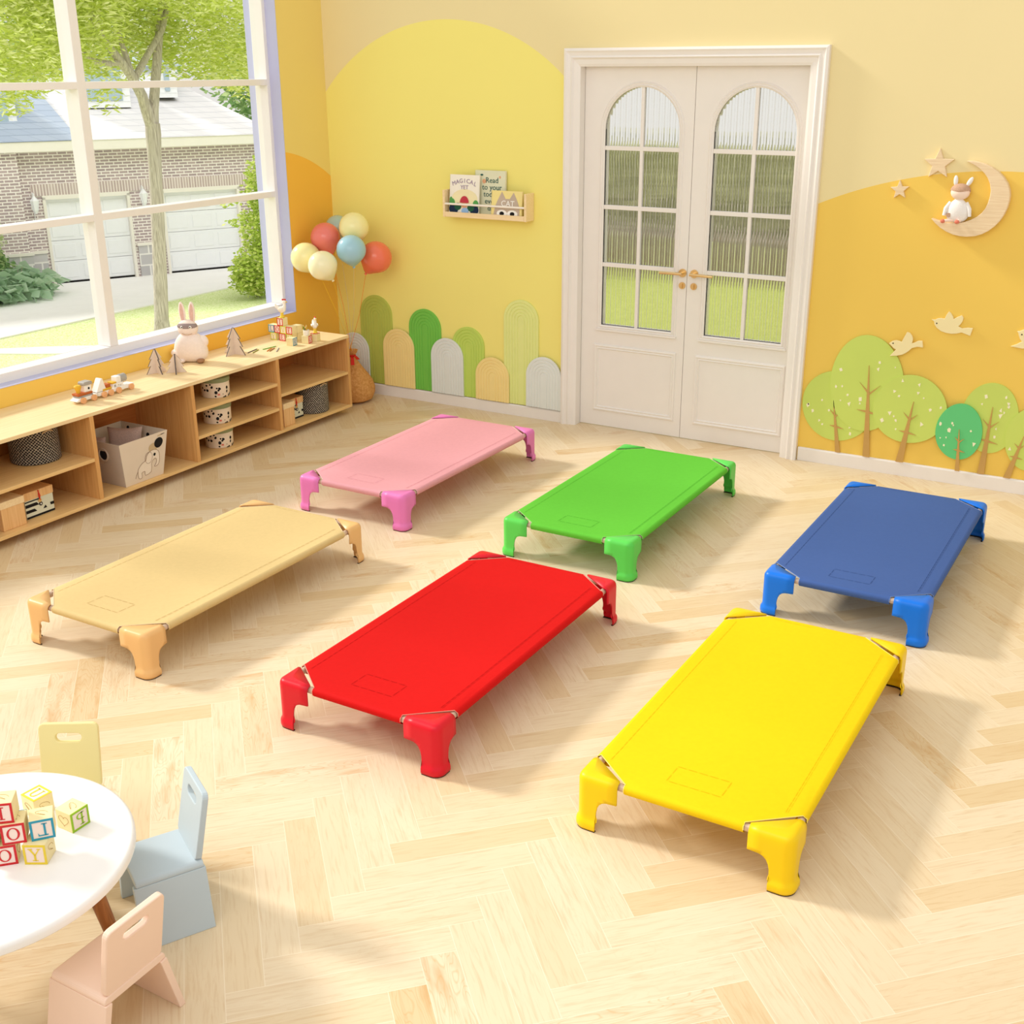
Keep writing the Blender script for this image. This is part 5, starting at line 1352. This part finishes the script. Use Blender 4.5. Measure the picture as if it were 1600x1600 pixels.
for a, b_ in ((-.15, .14), (1.73, 2.19), (3.77, 4.25)):
    mb = MB(); mb.box(a, b_, -.035, 0, 0, .555); mb.build('stone_base', STONE, hs)
    mb = MB(); mb.box(a - .02, b_ + .02, -.055, 0, .555, .605); mb.build('sill_course', FASC, hs)
mb = MB(); mb.box(-7, -.12, -.18, -.14, 0, .555); mb.build('stone_base', STONE, hs)
mb = MB(); mb.box(-7, -.10, -.20, -.14, .555, .605); mb.build('sill_course', FASC, hs)
mb = MB(); mb.box(.02, 4.05, -.02, 0, gt + .03, gt + .22); mb.build('soldier_course', SOLD, hs)
for a, b_ in gd:
    mb = MB(); mb.box(a, a + .05, -.03, .1, 0, gt); mb.box(b_ - .05, b_, -.03, .1, 0, gt); mb.box(a, b_, -.03, .1, gt - .04, gt + .03); fr_ = mb.build('garage_frame', FASC, hs)
    mb = MB()
    for k in range(4):
        mb.box(a + .05, b_ - .05, .06, .09, .03 + k * .356, .03 + k * .356 + .350)
    for k in range(4):
        for q in range(3):
            w_ = (b_ - a - .1) / 3; mb.box(a + .05 + q * w_ + .05, a + .05 + (q + 1) * w_ - .05, .050, .06, .09 + k * .356, .09 + k * .356 + .23)
    mb.build('garage_door', GDOOR, hs, bevel=.006)
    mb = MB(); mb.box(a + .05, b_ - .05, .05, .095, 0, .03); mb.build('door_seal', DARKLINE, hs)
mb = MB(); mb.box(-7, 4.45, -.28, 5.2, 2.26, 2.42); mb.build('eave', FASC, hs)
def roofq(name, pts, m):
    mb = MB(); mb.add(pts, [list(range(len(pts)))]); o = mb.build(name, m, hs); sd = o.modifiers.new('t', 'SOLIDIFY'); sd.thickness = .05; return o
mb = MB()
E0, E1, R0, R1, B0, B1_ = (.80, -.30, 2.42), (4.47, -.30, 2.42), (.60, 2.3, 3.36), (3.35, 2.3, 3.36), (.6, 5.2, 2.42), (4.47, 5.2, 2.42)
mb.add([E0, E1, R1, R0], [(0, 1, 2, 3)]); mb.add([E1, B1_, R1], [(0, 1, 2)]); mb.add([B1_, B0, R0, R1], [(0, 1, 2, 3)]); mb.build('sunlit_roof', SHING, hs)
mb = MB(); mb.add([(-7, -.30, 2.425), (.88, -.30, 2.425), (.60, 2.6, 3.62), (-7, 2.6, 3.62)], [(0, 1, 2, 3)]); mb.add([(.88, -.30, 2.425), (.88, 5.2, 2.425), (.60, 2.6, 3.62)], [(0, 1, 2)]); mb.build('shaded_roof', SHINB, hs)  # left roof section, coloured as the shaded part
def dormer(x0, x1, y0, z0, z1):
    mb = MB(); mb.box(x0, x1, y0, y0 + 2.2, z0, z1)
    for k in range(7): mb.box(x0 - .006, x1 + .006, y0 - .012, y0 + 2.2, z0 + (z1 - z0) * k / 7, z0 + (z1 - z0) * k / 7 + .012)
    dm_ = mb.build('dormer', SIDING, hs)
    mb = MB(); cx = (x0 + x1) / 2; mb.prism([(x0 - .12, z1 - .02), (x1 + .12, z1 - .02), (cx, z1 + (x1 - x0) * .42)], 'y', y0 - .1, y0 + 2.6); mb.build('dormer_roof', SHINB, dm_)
    mb = MB(); mb.box(x0 + .14, x1 - .14, y0 - .03, y0, z0 + .12, z1 - .08); mb.build('dormer_window', WGL, dm_)
dormer(1.22, 2.16, .95, 2.90, 3.62)
dormer(-.95, .06, .45, 2.55, 3.15)
dormer(2.75, 3.12, 1.2, 3.05, 3.62)
def lantern(label, s_, z):
    p = Vector(HP) + RZ(HA) @ Vector((s_, -.06, z))
    o = thing('wall_lantern', p, label, 'lamp', 'white lanterns on the brick wall', rz=HA)
    mb = MB(); mb.lathe([(.02, -.16), (.05, -.10), (.075, .06), (.03, .11), (.008, .14), (0, .16)], 6, mat=T(0, -.10, 0)); mb.build('lantern_body', SIDING, o)
    mb = MB(); mb.tube([(0, .055, .06), (0, -.02, .18), (0, -.10, .16)], .012, 8); mb.tube([(0, -.02, .18), (0, .02, -.1), (0, .055, -.3)], .008, 8); mb.build('lantern_bracket', SIDING, o)
lantern('white wall lantern left of the left garage door', .03, 1.40)
lantern('white wall lantern between the two garage doors', 1.89, 1.42)

# foliage: crowns of individual leaf blades
def leaf_mat(name, c0, c1, tr_=.45):
    m = bpy.data.materials.new(name); m.use_nodes = True
    nt = m.node_tree; N = nt.nodes; K = nt.links; N.remove(N['Principled BSDF'])
    at = N.new('ShaderNodeVertexColor'); at.layer_name = 'tone'
    rp = N.new('ShaderNodeValToRGB'); rp.color_ramp.elements[0].color = L3(c0) + (1,); rp.color_ramp.elements[1].color = L3(c1) + (1,)
    K.new(at.outputs['Color'], rp.inputs['Fac'])
    d = N.new('ShaderNodeBsdfDiffuse'); t_ = N.new('ShaderNodeBsdfTranslucent'); mx = N.new('ShaderNodeMixShader'); mx.inputs[0].default_value = tr_
    K.new(rp.outputs['Color'], d.inputs['Color']); K.new(rp.outputs['Color'], t_.inputs['Color'])
    K.new(d.outputs[0], mx.inputs[1]); K.new(t_.outputs[0], mx.inputs[2]); K.new(mx.outputs[0], N['Material Output'].inputs['Surface'])
    return m
def leaves(name, blobs, n, ln, wd, mat, parent, org, seed, droop=.5):
    rng = random.Random(seed); bm = bmesh.new(); cl = bm.loops.layers.color.new('tone')
    tot = sum(b_[3] * b_[4] * b_[5] for b_ in blobs)
    for (cx, cy, cz, rx, ry_, rz_) in blobs:
        k = int(n * rx * ry_ * rz_ / tot)
        for _ in range(k):
            while True:
                p = Vector((rng.uniform(-1, 1), rng.uniform(-1, 1), rng.uniform(-1, 1)))
                if p.length <= 1: break
            p = Vector((cx + p.x * rx, cy + p.y * ry_, cz + p.z * rz_)) - Vector(org)
            a = rng.random() * 2 * PI; d = Vector((math.cos(a), math.sin(a), rng.uniform(-1.2, .5) * droop)).normalized()
            s_ = Vector((rng.uniform(-1, 1), rng.uniform(-1, 1), rng.uniform(-1, 1))).cross(d).normalized()
            l_ = ln * rng.uniform(.6, 1.3); w_ = wd * rng.uniform(.7, 1.2); tone = rng.random()
            vs = [bm.verts.new(q) for q in (p, p + d * l_ * .5 + s_ * w_, p + d * l_, p + d * l_ * .5 - s_ * w_)]
            f = bm.faces.new(vs)
            for lp in f.loops: lp[cl] = (tone, tone, tone, 1)
    me = bpy.data.meshes.new(name); bm.to_mesh(me); bm.free(); me.materials.append(mat)
    o = bpy.data.objects.new(name, me); COL.objects.link(o); o.parent = parent
    return o
BARK = wood_mat('furrowed bark', (158, 148, 140), (214, 206, 198), 'z', .9, .05, .8)
LF1 = leaf_mat('yellow green leaf', (196, 210, 100), (250, 250, 204)); LF2 = leaf_mat('deep shrub leaf', (130, 168, 110), (206, 224, 164)); LF3 = leaf_mat('bright shrub leaf', (176, 200, 90), (236, 240, 160)); LF4 = leaf_mat('hosta leaf', (178, 208, 176), (222, 238, 214)); LF5 = leaf_mat('pale blossom leaf', (190, 206, 150), (248, 246, 226))
TRO = (-7.6, 5.46, GZ)
tt_ = thing('street_tree', TRO, 'tall yellow green tree with forked trunk outside the window', 'tree')
X_ = -7.6
mb = MB()
mb.tube([(X_, 5.455, GZ - .01), (X_, 5.470, -1.2), (X_, 5.557, -.33), (X_, 5.620, .4), (X_, 5.655, .876), (X_, 5.690, 1.30), (X_, 5.695, 1.44)], [.125, .100, .096, .092, .090, .105, .10], 14)
mb.tube([(X_, 5.690, 1.36), (X_, 5.630, 1.55), (X_, 5.563, 1.794), (X_, 5.412, 2.053), (X_, 5.254, 2.235), (X_, 5.05, 2.45), (X_, 4.8, 2.9)], [.085, .080, .072, .066, .055, .045, .03], 12)
mb.tube([(X_, 5.70, 1.38), (X_, 5.735, 1.60), (X_, 5.804, 1.871), (X_, 5.890, 2.20), (X_, 5.965, 2.50), (X_, 6.06, 2.81), (X_, 6.2, 3.3)], [.080, .072, .068, .064, .058, .05, .03], 12)
mb.tube([(X_, 5.449, 2.00), (X_, 5.60, 2.16), (X_ + .05, 5.780, 2.40), (X_ + .1, 5.95, 2.62), (X_ + .1, 6.1, 2.9)], [.05, .048, .044, .04, .03], 10)
mb.tube([(X_, 5.26, 2.22), (X_, 5.10, 2.20), (X_, 4.85, 2.225), (X_, 4.64, 2.33), (X_, 4.3, 2.55)], [.042, .036, .032, .028, .015], 10)
mb.tube([(X_, 5.43, 2.05), (X_ - .05, 5.40, 2.30), (X_ - .1, 5.36, 2.6)], [.045, .04, .03], 10)
mb.build('tree_trunk', BARK, tt_, TRO, smooth=True)
blobs = [(-7.5, 3.55, 2.45, .9, .75, .62), (-7.4, 3.15, 2.0, .6, .45, .42), (-7.6, 4.3, 2.75, 1.0, .75, .72), (-8.2, 5.2, 2.9, .8, .95, .70), (-8.3, 6.0, 2.65, .8, .8, .70), (-7.6, 6.7, 2.55, .9, .75, .62), (-7.6, 7.5, 2.35, .8, .7, .52), (-7.8, 7.9, 2.0, .5, .35, .30), (-7.4, 4.75, 1.80, .30, .24, .20), (-7.2, 6.4, 3.2, 1.1, 1.6, .5), (-7.5, 4.6, 3.4, 1.3, 1.8, .6), (-8.2, 4.2, 2.1, .5, .55, .3), (-8.3, 5.15, 2.15, .4, .5, .22), (-7.5, 2.4, 2.5, .9, .8, .7)]
leaves('tree_foliage', blobs, 40000, .12, .016, LF1, tt_, TRO, 11)
def shrub(label, c, blobs, n, ln, wd, mat, seed, name='shrub', cat='shrub'):
    r = thing(name, (c[0], c[1], GZ), label, cat)
    mb = MB()
    for a in range(5):
        w_ = a * 1.257; mb.tube([(.03 * math.cos(w_), .03 * math.sin(w_), 0), (.12 * math.cos(w_), .12 * math.sin(w_), .25), (.2 * math.cos(w_), .2 * math.sin(w_), .5)], [.015, .012, .006], 6)
    mb.build('shrub_stems', BARK, r)
    leaves('shrub_leaves', [(c[0] + b_[0], c[1] + b_[1], GZ + b_[2], b_[3], b_[4], b_[5]) for b_ in blobs], n, ln, wd, mat, r, (c[0], c[1], GZ), seed)
shrub('tall bright shrub at the right edge of the window', (-8.35, 8.35), [(0, .05, .45, .45, .42, .45), (.0, .15, 1.1, .35, .32, .45), (.0, .28, 1.75, .3, .28, .5), (0, -.25, .35, .3, .3, .3), (0, -.4, 1.25, .1, .25, .06), (0, -.5, 1.55, .08, .22, .05)], 5200, .085, .024, LF3, 21)
shrub('low broad leaved plant at the left window edge', (-11.75, 6.20), [(0, .0, .24, .45, .75, .26), (0, -.7, .2, .4, .5, .22)], 900, .30, .075, LF4, 22, 'hosta_plant', 'plant')
shrub('pale flowering bush at the left window edge, behind the broad leaved plant', (-12.1, 5.75), [(0, .1, .95, .35, .55, .50), (0, -.3, .7, .4, .6, .5)], 2600, .09, .028, LF5, 23, 'flowering_bush', 'bush')
shrub('grey green bush beneath the flowering bush', (-12.0, 6.05), [(0, 0, .50, .3, .35, .32)], 900, .10, .03, LF2, 24, 'low_bush', 'bush')
def back_tree(label, c, blobs, seed):
    r = thing('background_tree', (c[0], c[1], GZ), label, 'tree', 'trees behind the garage house')
    mb = MB(); mb.tube([(0, 0, 0), (.05, .02, 1.6), (0, 0, 3.2)], [.16, .13, .08], 10); mb.build('tree_trunk', BARK, r, smooth=True)
    leaves('tree_foliage', [(c[0] + b_[0], c[1] + b_[1], GZ + b_[2], *b_[3:]) for b_ in blobs], 5200, .20, .045, LF2, r, (c[0], c[1], GZ), seed)
back_tree('dark leafy tree behind the right end of the garage roof', (-12.8, 14.6), [(0, 0, 2.6, 1.6, 1.4, 1.3), (0, .3, 3.8, 1.4, 1.6, 1.0), (0, -1.2, 3.6, 1.2, 1.2, .8)], 31)
back_tree('leafy tree behind the middle of the garage roof', (-19.0, 13.0), [(0, 0, 4.2, 2.2, 2.6, 1.8), (0, 2.4, 4.0, 2.0, 2.2, 1.6), (0, -2.6, 4.4, 2.0, 2.4, 1.7)], 32)

# ------------------------------------------------------------------ light
sun = bpy.data.lights.new('sun', 'SUN'); sun.energy = 3.4; sun.angle = math.radians(9); sun.color = (1.0, 0.965, 0.91)
so = bpy.data.objects.new('sun', sun); COL.objects.link(so); so.location = (-6, -3, 8)
so.rotation_euler = Vector((0.83, 0.10, -0.545)).normalized().to_track_quat('-Z', 'Y').to_euler()
al = bpy.data.lights.new('front_fill', 'AREA'); al.energy = 66; al.shape = 'RECTANGLE'; al.size = 4.5; al.size_y = 2.0; al.color = (1.0, 0.97, 0.92)  # unseen fill, added to brighten the back wall
ao = bpy.data.objects.new('front_fill', al); COL.objects.link(ao); ao.location = (3.0, -6.0, 3.5)
ao.rotation_euler = (Vector((2.0, 0.0, 0.7)) - Vector((3.0, -6.0, 3.5))).normalized().to_track_quat('-Z', 'Y').to_euler()
gl = bpy.data.lights.new('outdoor_fill', 'AREA'); gl.energy = 620; gl.shape = 'RECTANGLE'; gl.size = 7; gl.size_y = 7; gl.color = (1.0, 0.99, 0.97)  # unseen area fill, added to brighten house, tree and lawn
go = bpy.data.objects.new('outdoor_fill', gl); COL.objects.link(go); go.location = (-4.5, 4.5, 9.0)
go.rotation_euler = (Vector((-9.5, 6.5, 0.0)) - Vector((-4.5, 4.5, 9.0))).normalized().to_track_quat('-Z', 'Y').to_euler()
w = bpy.data.worlds.new('world'); scn.world = w; w.use_nodes = True
nt = w.node_tree; bg = nt.nodes['Background']; bg.inputs['Color'].default_value = (1.0, 0.968, 0.92, 1); bg.inputs['Strength'].default_value = 0.84
scn.view_settings.view_transform = 'Standard'
scn.view_settings.look = 'None'
scn.view_settings.exposure = 0.0
